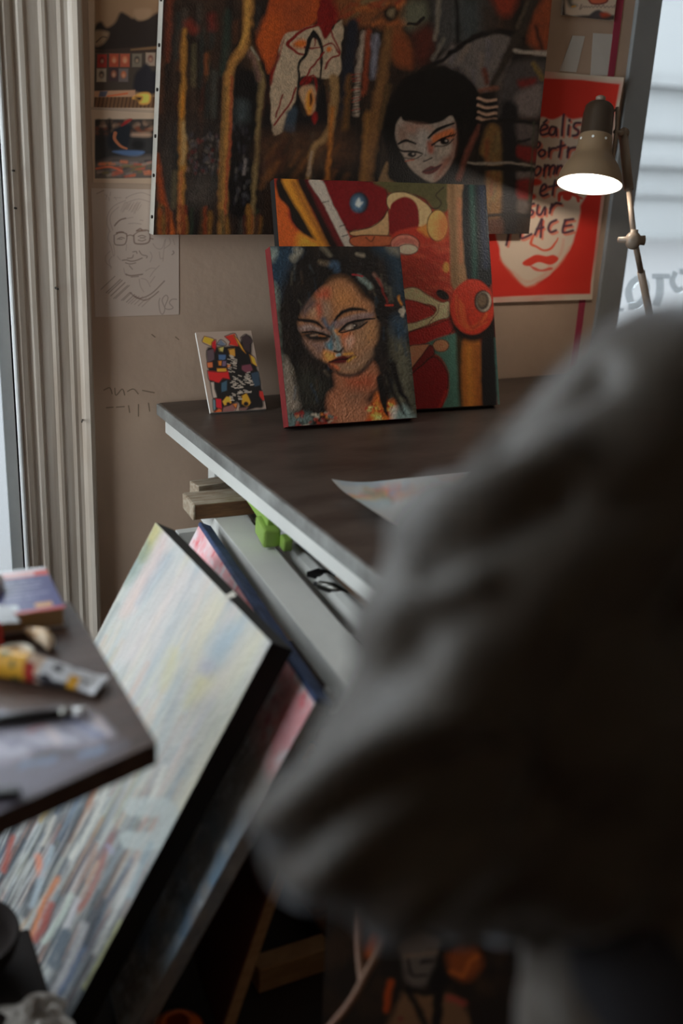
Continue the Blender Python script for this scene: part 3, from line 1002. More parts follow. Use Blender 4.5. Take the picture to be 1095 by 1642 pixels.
p.stroke([(900, 180), (870, 225), (860, 290), (825, 345), (818, 460), (808, 640)], [6, 7, 5, 4, 4, 8], (20, 15, 14))
p.stroke([(905, 190), (935, 225), (945, 310), (932, 460)], [8, 6, 4, 3], (20, 15, 14))
p.stroke([(955, 285), (880, 390), (830, 462)], 3.2, dr)
p.stroke([(800, 480), (770, 560), (680, 684)], 3, dr)
p.stroke([(732, 520), (694, 640)], 2.4, dr)
p.stroke([(830, 460), (900, 410), (915, 500), (895, 620)], 3, dr)
p.stroke([(830, 510), (880, 430)], 8, dr, soft=2)
p.poly([(808, 560), (850, 640), (905, 600), (955, 470), (975, 620), (960, 716), (740, 716)], (22, 17, 17), soft=2)
p.poly([(756, 620), (802, 585), (795, 715), (735, 714)], (48, 58, 66), soft=3)
p.poly([(825, 500), (860, 470), (905, 480), (905, 600), (880, 630), (850, 580)], (168, 130, 96), soft=2)
p.ell(878, 560, 22, 66, (222, 128, 40), soft=3)
p.ell(884, 545, 9, 34, (60, 26, 14), soft=2)
p.ell(905, 650, 10, 34, (150, 22, 18), soft=3)
p.poly([(640, 740), (1000, 720), (1095, 740), (1095, 900), (640, 900)], (72, 44, 26), soft=16, alpha=.8, tex=.5)
for i in range(24):
    x, y = rnd.uniform(650, 1090), rnd.uniform(740, 960)
    p.stroke([(x, y), (x-50, y+80)], rnd.uniform(3, 8), rnd.choice([(98, 58, 28), (60, 28, 18), (112, 66, 30), (34, 30, 20)]), soft=4, alpha=.55)
p.stroke([(1010, 430), (1012, 560), (985, 720), (905, 810), (880, 890), (868, 1000)], [14, 14, 10, 9, 7, 6], (138, 102, 62), soft=3)
p.stroke([(1000, 600), (988, 800), (972, 1000)], [8, 6, 5], (158, 92, 34), soft=3)
p.stroke([(890, 830), (872, 960)], 4, (150, 122, 98), soft=2)
# right half
p.crop(540, 0, .32877)
p.poly([(-20, -150), (330, -150), (320, 120), (355, 230), (350, 330), (270, 290), (230, 140), (40, 110)], (118, 66, 34), soft=6, tex=.3)
for i in range(46):
    x, y = rnd.uniform(0, 330), rnd.uniform(-60, 130)
    a = rnd.uniform(-.9, .1)
    L = rnd.uniform(30, 90)
    p.stroke([(x, y), (x+L*math.cos(a), y+L*math.sin(a))], rnd.uniform(3, 7), rnd.choice([(150, 76, 34), (172, 92, 44), (90, 60, 34), (110, 92, 60), (130, 48, 26), (60, 40, 28)]), soft=3, alpha=.7)
p.ell(262, 66, 34, 44, (40, 26, 18), rot=30, soft=4)
p.ell(268, 60, 16, 22, (124, 104, 76), rot=30, soft=3)
p.poly([(340, 20), (430, 10), (440, 90), (380, 150), (330, 110)], (96, 92, 72), soft=8)
p.stroke([(350, 115), (390, 120), (420, 90)], 5, (26, 18, 14))
p.poly([(260, 170), (330, 180), (370, 260), (360, 330), (290, 300)], (122, 58, 28), soft=8)
p.poly([(380, 160), (470, 130), (470, 250), (400, 320)], (78, 32, 22), soft=10)
p.stroke([(80, 120), (60, 300), (30, 560)], [18, 18, 10], (30, 30, 36), soft=4)
p.stroke([(130, 165), (110, 330), (92, 560)], [8, 9, 8], (150, 128, 108), soft=3, tex=.4)
p.stroke([(152, 150), (145, 320), (130, 460)], [8, 9, 6], (122, 52, 28), soft=3)
p.stroke([(190, 180), (175, 370)], [12, 9], (116, 110, 116), soft=4, tex=.5)
p.stroke([(60, 380), (40, 620)], 10, (92, 60, 28), soft=4, tex=.5)
for i in range(14):
    y = 370+i*14
    p.stroke([(75, y), (112, y-8)], 1.6, rnd.choice([(20, 14, 12), (130, 40, 26)]), alpha=.8)
p.stroke([(255, 150), (225, 350), (180, 620), (140, 900)], [12, 16, 18, 20], (112, 74, 40), soft=5)
p.stroke([(150, 560), (130, 880)], 10, (128, 84, 40), soft=5)
p.stroke([(250, 420), (210, 620)], 8, (84, 60, 34), soft=4)
p.poly([(470, 0), (620, -20), (600, 190), (510, 240), (480, 160)], (62, 58, 54), soft=8)
p.poly([(600, 20), (740, 0), (700, 150), (610, 200)], (66, 70, 68), soft=14, alpha=.8)
p.stroke([(500, 0), (480, 190)], 6, (132, 118, 100), soft=3, alpha=.7)
p.stroke([(585, 0), (590, 200)], 6, (18, 14, 12), soft=3)
p.stroke([(520, 190), (470, 290)], 5, (104, 94, 82), soft=3)
p.poly([(490, 310), (560, 240), (680, 190), (780, 165), (850, 185), (830, 330), (760, 430), (690, 440), (640, 360), (560, 322)], (100, 88, 80), soft=4)
for i in range(22):
    x, y = rnd.uniform(560, 820), rnd.uniform(190, 360)
    p.stroke([(x, y), (x+rnd.uniform(-30, 10), y+60)], rnd.uniform(4, 9), rnd.choice([(114, 100, 92), (84, 76, 72), (126, 104, 84), (92, 86, 92)]), soft=4, alpha=.5)
p.stroke([(400, 345), (500, 300), (600, 225), (690, 175), (780, 150), (860, 165), (940, 200), (990, 250)], [4, 7, 8, 9, 9, 9, 6, 4], (20, 14, 12), soft=2)
p.poly([(740, -60), (880, -60), (850, 60), (790, 66)], (128, 44, 24), soft=8)
p.poly([(700, 20), (760, 30), (780, 120), (720, 130)], (56, 44, 36), soft=10)
p.poly([(975, 40), (1055, -40), (1030, 240), (960, 230), (930, 180)], (130, 58, 28), soft=6, tex=.3)
p.stroke([(970, 130), (1000, 240)], 6, (60, 26, 18), soft=3)
p.stroke([(965, -40), (905, 130), (830, 280), (750, 430)], [17, 17, 14, 8], (46, 36, 28), soft=3)
p.stroke([(935, 0), (880, 130)], 5, (74, 62, 48), soft=3)
p.stroke([(870, 248), (1025, 262)], [6, 8], (146, 130, 114), soft=2)
p.stroke([(870, 285), (1020, 292)], 6, (24, 18, 14), soft=2)
p.poly([(860, 310), (1020, 300), (1000, 440), (880, 560), (790, 560), (800, 400)], (66, 58, 54), soft=8)
p.poly([(890, 390), (970, 380), (970, 410), (900, 430)], (104, 26, 22), soft=4)
p.poly([(880, 460), (1000, 420), (985, 560), (880, 555)], (110, 94, 86), soft=6)
p.stroke([(960, 310), (1000, 380)], 6, (122, 94, 40), soft=4)
# hair and face
p.wob = 1.2
p.poly([(205, 880), (225, 830), (250, 790), (300, 890), (205, 890)], (124, 94, 62), soft=2)
p.poly([(320, 385), (420, 340), (520, 328), (620, 365), (680, 430), (705, 540), (695, 630), (650, 760), (600, 890), (280, 890), (250, 760), (224, 650), (240, 540), (280, 450)], (15, 11, 9), soft=2.5)
p.poly([(310, 570), (330, 590), (410, 608), (500, 596), (562, 566), (582, 640), (576, 740), (544, 820), (480, 888), (420, 870), (360, 820), (312, 740), (286, 670), (290, 610)], (146, 126, 110), soft=1.6)
p.poly([(330, 600), (460, 615), (440, 650), (350, 650)], (150, 104, 84), soft=5, alpha=.7)
p.poly([(570, 600), (582, 680), (570, 760), (530, 830), (480, 880), (500, 810), (550, 720)], (128, 66, 46), soft=5, alpha=.8)
p.poly([(300, 620), (340, 640), (340, 690), (300, 680)], (128, 92, 74), soft=4, alpha=.7)
p.poly([(395, 640), (450, 640), (440, 760), (400, 740)], (164, 148, 134), soft=5, alpha=.8)
p.poly([(500, 720), (560, 700), (550, 760), (500, 760)], (168, 146, 126), soft=4, alpha=.8)
p.poly([(470, 660), (560, 625), (575, 660), (520, 690), (470, 700)], (188, 100, 56), soft=3)
p.poly([(440, 690), (470, 700), (470, 745), (445, 740)], (150, 66, 44), soft=3, alpha=.8)
bk = (18, 12, 11)
p.stroke([(448, 672), (490, 634), (570, 602)], [3, 5.5, 3], bk)
p.stroke([(300, 702), (340, 686), (385, 700)], [3, 5, 2.5], bk)
p.stroke([(465, 708), (515, 676), (575, 658)], [3, 4, 2], bk)
p.ell(525, 690, 22, 16, bk)
p.ell(532, 686, 5, 4, (170, 150, 134))
p.stroke([(478, 714), (535, 708), (568, 680)], 1.6, bk)
p.poly([(480, 704), (500, 690), (505, 706)], (170, 150, 134), alpha=.9)
for x in (545, 558, 570):
    p.stroke([(x, 668), (x+12, 648)], 1.2, bk)
p.stroke([(290, 716), (320, 738), (370, 738), (418, 750)], [2, 3.5, 4, 2], bk)
p.ell(366, 754, 20, 14, bk)
p.ell(372, 750, 5, 4, (170, 150, 134))
p.stroke([(325, 768), (375, 776), (412, 756)], 1.6, bk)
p.stroke([(335, 785), (375, 780)], 2, (160, 80, 56))
p.stroke([(424, 786), (442, 780), (464, 770)], [2.5, 2, 2.5], bk)
p.stroke([(432, 760), (436, 720)], 2, (96, 84, 76), alpha=.6)
p.poly([(414, 838), (455, 810), (480, 812), (514, 798), (490, 834), (450, 850)], (82, 18, 16))
p.stroke([(420, 838), (460, 828), (505, 806)], 1.3, bk)
# glove, arm, window bars
p.wob = 2.5
p.stroke([(720, 340), (730, 400)], 8, (92, 46, 32), soft=3)
for y in (480, 512, 546, 576):
    p.stroke([(690, y), (730, y+14), (778, y+6)], [5, 5, 4], (172, 132, 106), soft=1.6)
    p.stroke([(690, y+16), (730, y+28), (776, y+20)], 4, (18, 13, 12), soft=1.4)
p.stroke([(700, 440), (780, 430)], 5, (120, 70, 50), soft=3)
p.stroke([(695, 620), (640, 740), (595, 870)], [8, 9, 8], (98, 50, 36), soft=3)
p.stroke([(700, 640), (720, 600), (780, 590)], 5, bk, soft=2)
p.poly([(735, 620), (770, 605), (800, 640), (806, 780), (800, 1040), (725, 1060), (728, 800), (700, 740)], (112, 78, 40), soft=4)
for i in range(20):
    x, y = rnd.uniform(720, 795), rnd.uniform(640, 1000)
    p.stroke([(x, y), (x-4, y+70)], rnd.uniform(3, 6), rnd.choice([(128, 92, 44), (112, 52, 28), (88, 66, 36), (100, 84, 50)]), soft=3, alpha=.6)
p.poly([(800, 520), (880, 520), (882, 760), (876, 1160), (810, 1160), (812, 800)], (24, 20, 20), soft=4)
p.poly([(880, 600), (970, 610), (960, 700), (890, 690)], (86, 72, 66), soft=5)
p.poly([(882, 712), (972, 730), (962, 792), (886, 762)], (112, 24, 20), soft=3)
p.poly([(884, 820), (960, 840), (950, 880), (884, 870)], (104, 88, 80), soft=4)
p.poly([(884, 885), (952, 874), (934, 970), (886, 964)], (116, 26, 22), soft=4)
p.poly([(884, 980), (930, 985), (925, 1040), (884, 1040)], (72, 62, 56), soft=4)
p.stroke([(700, 600), (760, 590), (860, 588), (985, 602)], [4, 6, 6, 4], (20, 15, 13), soft=2)
p.stroke([(640, 818), (800, 822), (960, 826)], 8, (22, 16, 13), soft=2)
p.stroke([(640, 792), (740, 800), (850, 796), (965, 812)], [3, 5, 3, 3], (140, 122, 104), soft=1.6)
p.stroke([(730, 1052), (830, 1046), (935, 1054)], 6, (20, 15, 13), soft=2)
p.poly([(730, 1075), (800, 1070), (800, 1150), (735, 1150)], (76, 46, 34), soft=5)
p.stroke([(885, 690), (940, 680)], 5, (20, 15, 13), soft=2)
p.stroke([(960, 600), (940, 980)], 2, (60, 62, 40), soft=2)
p.gain(.35, 180, 120, 4)
p.build('painted_face', 'art', r, KC)
# tacks along the bare left side of the stretcher
for t in (.06, .2, .33, .48, .62, .76):
    q = BL+(TL-BL)*t
    MB().tube([(q[0]-.0035, q[1]+.012, q[2]), (q[0]+.002, q[1]+.012, q[2])], .004, 8).build('tack', 'nail', r)

# --- red abstract canvas on the table
bl, br, tr, tl, nb = leaning(1.073, 2.306, D(-5.0), .59, D(18.5), .580, .76)
r, p = canvas('red_canvas', 'red abstract canvas with eyes, stripes and leaf shapes standing on table', 'painting', bl, br, tr, tl, .032, nb, 270, 280, (150, 44, 28), 'canvasd')
p.crop(430, 280, .34703)
ol = (34, 18, 12)
p.wob = 1.2
p.poly([(30, 60), (90, 140), (95, 200), (150, 270), (240, 320), (245, 345), (40, 420)], (186, 82, 30), soft=3)
p.poly([(150, 270), (240, 320), (245, 345), (140, 345)], (212, 140, 46), soft=8)
p.poly([(38, 30), (75, 30), (190, 230), (290, 345), (240, 345), (235, 310), (165, 275), (112, 220), (92, 150), (48, 100)], (24, 17, 12), soft=2)
p.poly([(64, 28), (135, 28), (215, 200), (298, 345), (250, 345), (160, 200)], (198, 126, 38), soft=3)
p.stroke([(120, 40), (200, 200), (280, 340)], 7, (148, 84, 32), soft=4)
p.poly([(135, 28), (192, 28), (340, 345), (290, 345), (215, 190)], (26, 15, 12), soft=3)
p.poly([(172, 28), (200, 28), (368, 345), (330, 345)], (92, 20, 20), soft=3)
p.poly([(250, 30), (500, 36), (548, 78), (556, 150), (520, 210), (470, 242), (380, 262), (340, 220), (300, 140)], (112, 16, 18), line=ol, lw=1.6)
p.poly([(188, 30), (250, 30), (300, 140), (402, 345), (362, 345), (262, 150)], (176, 160, 142), soft=1.5)
for x, y in ((250, 130), (340, 285), (375, 262), (330, 240)):
    p.stroke([(x, y), (x+28, y-8)], 1.2, ol)
p.ell(420, 130, 44, 48, (28, 32, 38), soft=2)
p.ell(414, 132, 30, 36, (82, 106, 126), soft=5)
p.poly([(420, 108), (428, 125), (438, 128), (428, 142), (420, 150), (406, 142), (408, 126)], (200, 198, 186), soft=2)
p.poly([(380, 265), (470, 244), (530, 205), (553, 170), (556, 278), (480, 282), (395, 282)], (184, 142, 96), line=ol, lw=1.2)
p.poly([(392, 286), (566, 284), (570, 326), (400, 332)], (170, 84, 48), line=ol, lw=1.4)
p.stroke([(450, 290), (475, 310), (490, 288)], 1.3, ol)
p.poly([(500, 30), (840, 30), (828, 165), (770, 162), (720, 112), (640, 86), (560, 84), (545, 68)], (84, 76, 44), soft=2)
p.stroke([(640, 84), (720, 112), (745, 150), (780, 155), (800, 130), (775, 95), (810, 60)], 1.6, ol)
p.poly([(553, 98), (620, 80), (700, 112), (752, 160), (745, 212), (700, 246), (660, 200), (560, 160)], (196, 160, 110), line=ol, lw=1.2)
p.poly([(562, 160), (590, 116), (640, 104), (688, 140), (698, 212), (690, 252), (705, 290), (570, 280)], (118, 18, 18), soft=1.5)
p.poly([(572, 278), (690, 240), (745, 282), (842, 312), (842, 565), (770, 540), (615, 532), (600, 350)], (170, 48, 30), soft=2)
for i in range(60):
    x, y = rnd.uniform(615, 835), rnd.uniform(300, 540)
    p.stroke([(x, y), (x+rnd.uniform(15, 50), y+rnd.uniform(-4, 18))], rnd.uniform(2, 5), rnd.choice([(190, 74, 48), (150, 32, 22), (196, 90, 60), (166, 50, 30)]), soft=3, alpha=.5)
p.poly([(690, 250), (740, 230), (745, 290), (710, 270)], (200, 120, 50), soft=3)
p.ell(782, 235, 48, 72, (212, 154, 84), line=ol, lw=1.2)
p.poly([(790, 210), (830, 200), (830, 270), (790, 300)], (204, 96, 50), soft=10, alpha=.8)
p.ell(823, 428, 16, 24, (206, 140, 66), soft=2)
p.ell(632, 322, 66, 47, (190, 112, 90), line=ol, lw=1.2)
for k in range(3):
    p.ell(636, 332, 58-k*8, 38-k*7, (160, 60, 50), soft=1.5, alpha=.6)
    p.ell(638, 336, 54-k*8, 34-k*7, (196, 126, 104), soft=1.5)
p.ell(645, 345, 45, 24, (206, 176, 146), line=ol, lw=1)
p.poly([(830, 30), (902, 30), (908, 250), (918, 480), (850, 520), (840, 300)], (156, 116, 80), soft=2)
p.stroke([(848, 40), (856, 300), (862, 500)], 8, (122, 90, 58), soft=5)
p.stroke([(885, 120), (892, 400)], 6, (176, 104, 72), soft=5, alpha=.8)
p.poly([(902, 30), (1005, 28), (1035, 500), (918, 476)], (28, 32, 34), soft=2)
p.stroke([(938, 40), (948, 250), (955, 470)], 7, (44, 78, 68), soft=4)
p.stroke([(985, 60), (1005, 420)], 9, (36, 44, 62), soft=5)
p.poly([(618, 535), (680, 522), (740, 558), (800, 590), (836, 588), (838, 655), (790, 672), (640, 728), (634, 690), (760, 645), (772, 612), (700, 592), (638, 578)], (212, 182, 138), line=ol, lw=1.2)
p.poly([(628, 582), (730, 602), (770, 640), (720, 668), (634, 684)], (172, 44, 36), line=ol, lw=1.0)
p.stroke([(790, 600), (780, 640), (740, 690)], 1.2, ol)
p.poly([(640, 736), (750, 700), (848, 668), (858, 710), (800, 760), (645, 792)], (166, 32, 28), line=ol, lw=1.0)
p.ell(806, 556, 34, 20, (24, 17, 14), rot=35)
p.poly([(850, 735), (885, 770), (892, 1120), (780, 1120), (828, 1020), (832, 920), (790, 840), (700, 800)], (82, 124, 108), soft=2)
p.poly([(645, 800), (730, 784), (742, 792), (700, 850), (650, 900)], (212, 136, 100), line=ol, lw=1.0)
p.ell(798, 790, 38, 28, (210, 136, 96), line=ol, lw=1.2)
p.poly([(655, 912), (700, 850), (750, 786), (768, 830), (730, 860), (665, 930)], (118, 22, 22), line=ol, lw=1)
p.poly([(640, 960), (720, 872), (770, 842), (815, 890), (832, 950), (815, 1030), (785, 1095), (690, 1130), (640, 1100)], (136, 14, 20), line=ol, lw=1.6)
p.stroke([(820, 1000), (800, 1060), (770, 1095)], 5, (176, 36, 28), soft=2)
p.poly([(868, 730), (905, 740), (912, 1120), (886, 1120)], (62, 46, 26), soft=3)
p.poly([(900, 770), (985, 780), (992, 1120), (908, 1120)], (172, 98, 36), soft=3)
p.stroke([(925, 800), (935, 1080)], 6, (196, 124, 44), soft=4, alpha=.8)
p.stroke([(965, 800), (972, 1080)], 5, (140, 68, 28), soft=4, alpha=.8)
p.poly([(985, 740), (1048, 700), (1058, 1120), (992, 1120)], (24, 22, 22), soft=3)
p.stroke([(1052, 760), (1068, 1090)], 5, (70, 106, 96), soft=2)
p.ell(945, 640, 112, 132, (26, 17, 13), soft=4)
p.ell(943, 612, 103, 128, (190, 52, 30), soft=1.5)
for k in range(9):
    p.stroke([(870+k*6, 560+k*8), (875+k*8, 660+k*6), (930+k*6, 715-k*4), (1010, 680-k*10)], 2.2, rnd.choice([(206, 92, 44), (160, 34, 22), (214, 110, 52)]), soft=2, alpha=.6)
p.ell(992, 586, 40, 52, (30, 22, 18), soft=1.5)
p.ell(996, 586, 34, 45, (176, 158, 136), soft=1.5)
p.ell(990, 584, 30, 40, (52, 42, 34), soft=2)
p.ell(988, 582, 22, 30, (112, 90, 68), soft=3, tex=.5)
p.gain(.22, 110, 110, 2)
p.build('painted_face', 'art', r, KC)

# --- portrait canvas
bl, br, tr, tl, nb = leaning(1.023, 2.214, D(-3), .345, D(21.5), .430, .76)
r, p = canvas('portrait_canvas', 'painted portrait of dark haired woman on red sided canvas standing on table', 'painting', bl, br, tr, tl, .034, nb, 230, 300, (26, 20, 17), 'redside')
p.crop(430, 380, .22831)
p.wob = 2.5
p.streak((44, 34, 28), 18, 9, .45, .8, .7, 21)
p.poly([(0, 80), (230, 80), (150, 200), (95, 330), (60, 460), (20, 420)], (42, 60, 74), soft=10, tex=.3)
p.poly([(0, 85), (60, 90), (40, 160), (15, 160)], (136, 142, 130), soft=6, tex=.4)
p.stroke([(200, 90), (215, 110), (170, 150)], 8, (150, 140, 120), soft=5, tex=.5)
p.poly([(740, 70), (915, 70), (955, 440), (890, 380), (840, 180)], (34, 52, 64), soft=10, tex=.3)
p.poly([(830, 75), (915, 72), (915, 130), (860, 110)], (120, 112, 96), soft=6, tex=.4)
p.poly([(25, 340), (65, 360), (75, 600), (95, 860), (160, 1260), (130, 1365), (70, 900), (40, 560)], (112, 116, 102), soft=5, tex=.5)
p.poly([(105, 870), (150, 890), (205, 1120), (215, 1200), (130, 1200)], (136, 120, 104), soft=5, tex=.5)
p.poly([(870, 640), (965, 640), (1030, 1300), (900, 1300), (880, 900)], (92, 86, 68), soft=10, tex=.5)
p.poly([(870, 560), (960, 560), (970, 720), (880, 700)], (44, 62, 76), soft=8, tex=.4)
p.poly([(220, 920), (400, 1000), (390, 1150), (260, 1200), (190, 1050)], (58, 56, 46), soft=12, alpha=.5, tex=.6)
# strands showing paint underneath
for i in range(60):
    x, y = rnd.choice([(rnd.uniform(130, 420), rnd.uniform(860, 1180)), (rnd.uniform(760, 1000), rnd.uniform(600, 1250)), (rnd.uniform(150, 450), rnd.uniform(150, 450)), (rnd.uniform(680, 900), rnd.uniform(250, 480))])
    p.stroke([(x, y), (x+rnd.uniform(-10, 25), y+rnd.uniform(30, 100))], rnd.uniform(1.5, 4), rnd.choice([(92, 86, 72), (60, 66, 68), (110, 96, 78), (20, 15, 13), (16, 12, 11), (46, 60, 72), (70, 52, 40)]), soft=2, alpha=.6, tex=.5)
p.stroke([(440, 200), (470, 190), (480, 230)], 7, (62, 84, 104), soft=5, tex=.4)
p.stroke([(370, 180), (410, 190)], 6, (104, 86, 66), soft=4, tex=.4)
p.stroke([(620, 125), (670, 130)], 4, (150, 134, 112), soft=3, tex=.4)
p.stroke([(380, 80), (430, 130)], 4, (120, 108, 88), soft=4, tex=.5)
p.stroke([(640, 280), (700, 330), (715, 350)], 6, (130, 140, 128), soft=4, tex=.4)
p.stroke([(745, 260), (790, 340)], 3.5, (136, 96, 80), soft=3, tex=.4)
# face and neck
p.wob = 1.6
p.poly([(465, 950), (560, 975), (660, 950), (725, 880), (765, 930), (772, 1060), (745, 1110), (700, 1300), (640, 1320), (470, 1330), (415, 1200), (415, 1110), (470, 1050)], (158, 96, 66), soft=5)
p.poly([(560, 1000), (680, 980), (740, 1000), (700, 1060), (600, 1060)], (166, 70, 42), soft=12, alpha=.8, tex=.3)
p.poly([(480, 1180), (640, 1160), (660, 1290), (500, 1310)], (176, 116, 84), soft=14, alpha=.7, tex=.4)
p.poly([(560, 1090), (680, 1080), (650, 1160), (560, 1160)], (124, 86, 64), soft=10, alpha=.7, tex=.3)
p.poly([(690, 1130), (760, 1060), (775, 1090), (720, 1170)], (62, 40, 30), soft=6)
p.poly([(420, 330), (510, 298), (590, 340), (650, 420), (722, 470), (746, 560), (752, 660), (740, 760), (705, 850), (650, 920), (590, 957), (540, 966), (480, 942), (430, 890), (360, 850), (290, 780), (245, 700), (220, 640), (215, 580), (260, 500), (310, 430), (360, 370)], (152, 102, 70), soft=4)
p.poly([(440, 350), (540, 320), (640, 440), (690, 490), (560, 500), (470, 540)], (176, 114, 68), soft=14, alpha=.9, tex=.25)
p.poly([(470, 420), (560, 380), (600, 450), (520, 490)], (190, 124, 72), soft=10, alpha=.7, tex=.4)
p.poly([(340, 400), (420, 360), (430, 420), (370, 450)], (178, 76, 50), soft=6, alpha=.9, tex=.3)
p.poly([(320, 490), (370, 470), (385, 540), (340, 560)], (186, 66, 40), soft=6, alpha=.9)
p.poly([(290, 500), (330, 490), (340, 560), (300, 550)], (176, 132, 98), soft=5)
p.poly([(250, 500), (310, 440), (330, 470), (290, 520), (250, 560)], (92, 74, 72), soft=6)
p.poly([(370, 440), (430, 480), (420, 570), (380, 560)], (146, 118, 96), soft=7, alpha=.8)
p.poly([(600, 660), (740, 600), (748, 700), (700, 780), (610, 800), (560, 720)], (164, 118, 84), soft=10, alpha=.9, tex=.2)
p.poly([(690, 620), (745, 600), (745, 720), (700, 740)], (178, 122, 74), soft=8, alpha=.7)
p.poly([(510, 680), (570, 670), (590, 740), (530, 760)], (194, 96, 48), soft=7, alpha=.9)
p.poly([(540, 720), (600, 700), (590, 760), (560, 780)], (206, 160, 136), soft=5, alpha=.8)
p.poly([(480, 900), (600, 880), (700, 800), (720, 830), (640, 920), (560, 950)], (152, 116, 88), soft=8, alpha=.9, tex=.2)
p.poly([(270, 720), (400, 740), (420, 800), (350, 830), (290, 770)], (132, 100, 88), soft=9, tex=.2)
p.poly([(400, 750), (450, 740), (455, 800), (420, 800)], (100, 126, 132), soft=4)
p.poly([(390, 800), (450, 810), (480, 840), (450, 880), (400, 860)], (224, 142, 70), soft=4)
p.poly([(430, 890), (480, 905), (490, 935), (450, 920)], (206, 96, 52), soft=4)
p.stroke([(385, 580), (430, 640), (470, 600)], [5, 7, 5], (66, 86, 102), soft=4)
p.stroke([(455, 650), (480, 720), (495, 790)], [8, 10, 12], (132, 136, 128), soft=4)
p.stroke([(440, 700), (440, 780)], 4, (84, 124, 136), soft=3)
p.stroke([(475, 655), (490, 680)], 4, (214, 130, 56), soft=3)
p.stroke([(430, 650), (460, 720)], 4, (70, 58, 52), soft=3)
bk = (20, 14, 12)
p.stroke([(462, 802), (498, 810), (528, 780)], [3, 3.4, 2.4], (40, 28, 24))
p.stroke([(470, 585), (515, 535), (590, 507), (660, 512), (692, 522)], [4, 6, 6, 4, 2], bk, soft=1.6)
p.stroke([(205, 580), (260, 590), (320, 595), (385, 640)], [4, 6, 6, 3], bk, soft=1.6)
p.poly([(475, 600), (555, 565), (650, 540), (735, 535), (722, 570), (630, 588), (545, 612), (480, 645)], (130, 100, 92), soft=3)
p.stroke([(500, 590), (600, 555), (700, 540)], 3, (160, 130, 118), soft=2, alpha=.7)
p.poly([(500, 660), (560, 615), (640, 590), (680, 595), (640, 640), (560, 660)], (92, 74, 62), soft=2)
p.ell(600, 626, 26, 20, (26, 18, 15), soft=2)
p.poly([(545, 640), (585, 615), (590, 645), (560, 655)], (176, 150, 130), soft=2)
p.stroke([(495, 668), (555, 612), (640, 588), (745, 572)], [3, 4.5, 4, 2], bk)
p.stroke([(505, 672), (590, 655), (655, 630), (695, 595)], 2.6, (34, 24, 20))
p.ell(606, 620, 5, 4, (200, 184, 168))
p.poly([(218, 630), (280, 612), (350, 640), (425, 672), (415, 692), (330, 660), (230, 662)], (132, 104, 94), soft=3)
p.stroke([(235, 640), (290, 628), (350, 650)], 2.4, (166, 138, 124), soft=2)
p.poly([(250, 690), (300, 668), (370, 672), (430, 700), (400, 730), (330, 730), (280, 720)], (34, 25, 21), soft=3)
p.stroke([(300, 690), (345, 690)], 2.4, (150, 118, 96), soft=1.6)
p.stroke([(355, 695), (400, 692)], 2, (176, 110, 66), soft=1.6)
p.stroke([(240, 670), (330, 668), (430, 700)], 3.2, bk)
p.poly([(425, 880), (470, 852), (525, 836), (560, 842), (612, 828), (580, 860), (535, 886), (480, 892)], (88, 16, 14), soft=2)
p.stroke([(430, 880), (500, 862), (560, 858), (608, 832)], 2.2, (26, 10, 10))
p.stroke([(535, 825), (590, 818)], 2.6, (206, 140, 52), soft=2)
p.stroke([(560, 872), (610, 840)], 2.4, (206, 150, 60), soft=2)
p.stroke([(480, 830), (500, 826)], 3, (120, 160, 164), soft=2)
p.stroke([(425, 895), (500, 962), (585, 974), (660, 945), (725, 865)], [3, 4, 5, 4, 3], (58, 42, 34), soft=3)
# warm garment, paint flecks
p.wob = 3
p.poly([(690, 1310), (735, 1160), (780, 1090), (830, 1150), (885, 1150), (900, 1220), (870, 1320), (690, 1325)], (214, 104, 40), soft=5)
for i in range(46):
    x, y = rnd.uniform(700, 890), rnd.uniform(1140, 1310)
    p.stroke([(x, y), (x+rnd.uniform(-25, 35), y+rnd.uniform(-14, 14))], rnd.uniform(2, 5), rnd.choice([(240, 176, 80), (196, 48, 30), (226, 120, 44), (160, 26, 22), (244, 204, 120)]), soft=2, alpha=.8)
p.poly([(860, 1210), (905, 1195), (905, 1270), (870, 1300)], (214, 190, 172), soft=4)
p.poly([(890, 1240), (960, 1180), (1025, 1270), (1000, 1310), (900, 1310)], (126, 142, 134), soft=6, tex=.3)
p.poly([(120, 1280), (220, 1250), (300, 1260), (260, 1340), (130, 1365)], (98, 112, 106), soft=8, tex=.4)
for i in range(54):
    x, y = rnd.uniform(170, 480), rnd.uniform(1240, 1340)
    p.stroke([(x, y), (x+rnd.uniform(-20, 30), y+rnd.uniform(-12, 8))], rnd.uniform(2, 5), rnd.choice([(166, 56, 38), (196, 176, 150), (104, 116, 108), (34, 26, 22), (206, 120, 50), (140, 30, 24)]), soft=2, alpha=.75)
p.stroke([(785, 1000), (805, 1120), (820, 1190), (838, 1260)], [12, 11, 8, 3], bk, soft=2)
p.stroke([(870, 900), (920, 1060), (1000, 1200)], [12, 10, 4], bk, soft=3)
p.stroke([(830, 960), (880, 1100), (960, 1250)], [8, 7, 3], (24, 18, 15), soft=3)
p.stroke([(595, 267), (665, 272)], 2.6, (150, 34, 40))
p.stroke([(760, 290), (800, 370), (835, 460)], 2.4, (126, 32, 24), soft=2, tex=.4)
p.stroke([(825, 484), (872, 484)], 3, (170, 46, 30))
p.stroke([(915, 420), (930, 470)], 3, (196, 120, 40), soft=2)
for i in range(10):
    p.stroke([(rnd.uniform(925, 950), rnd.uniform(490, 550)), (rnd.uniform(925, 955), rnd.uniform(500, 560))], 2.4, (176, 160, 138), soft=2)
for i in range(8):
    p.ell(rnd.uniform(660, 730), rnd.uniform(660, 760), 3, 3, (70, 50, 38), soft=1.5, alpha=.8, n=8)
p.gain(.2, 90, 120, 6)
dz = fbm(p.U*70, p.V*90, 5)*.0022
p.build('painted_face', 'art', r, KC, disp=dz)

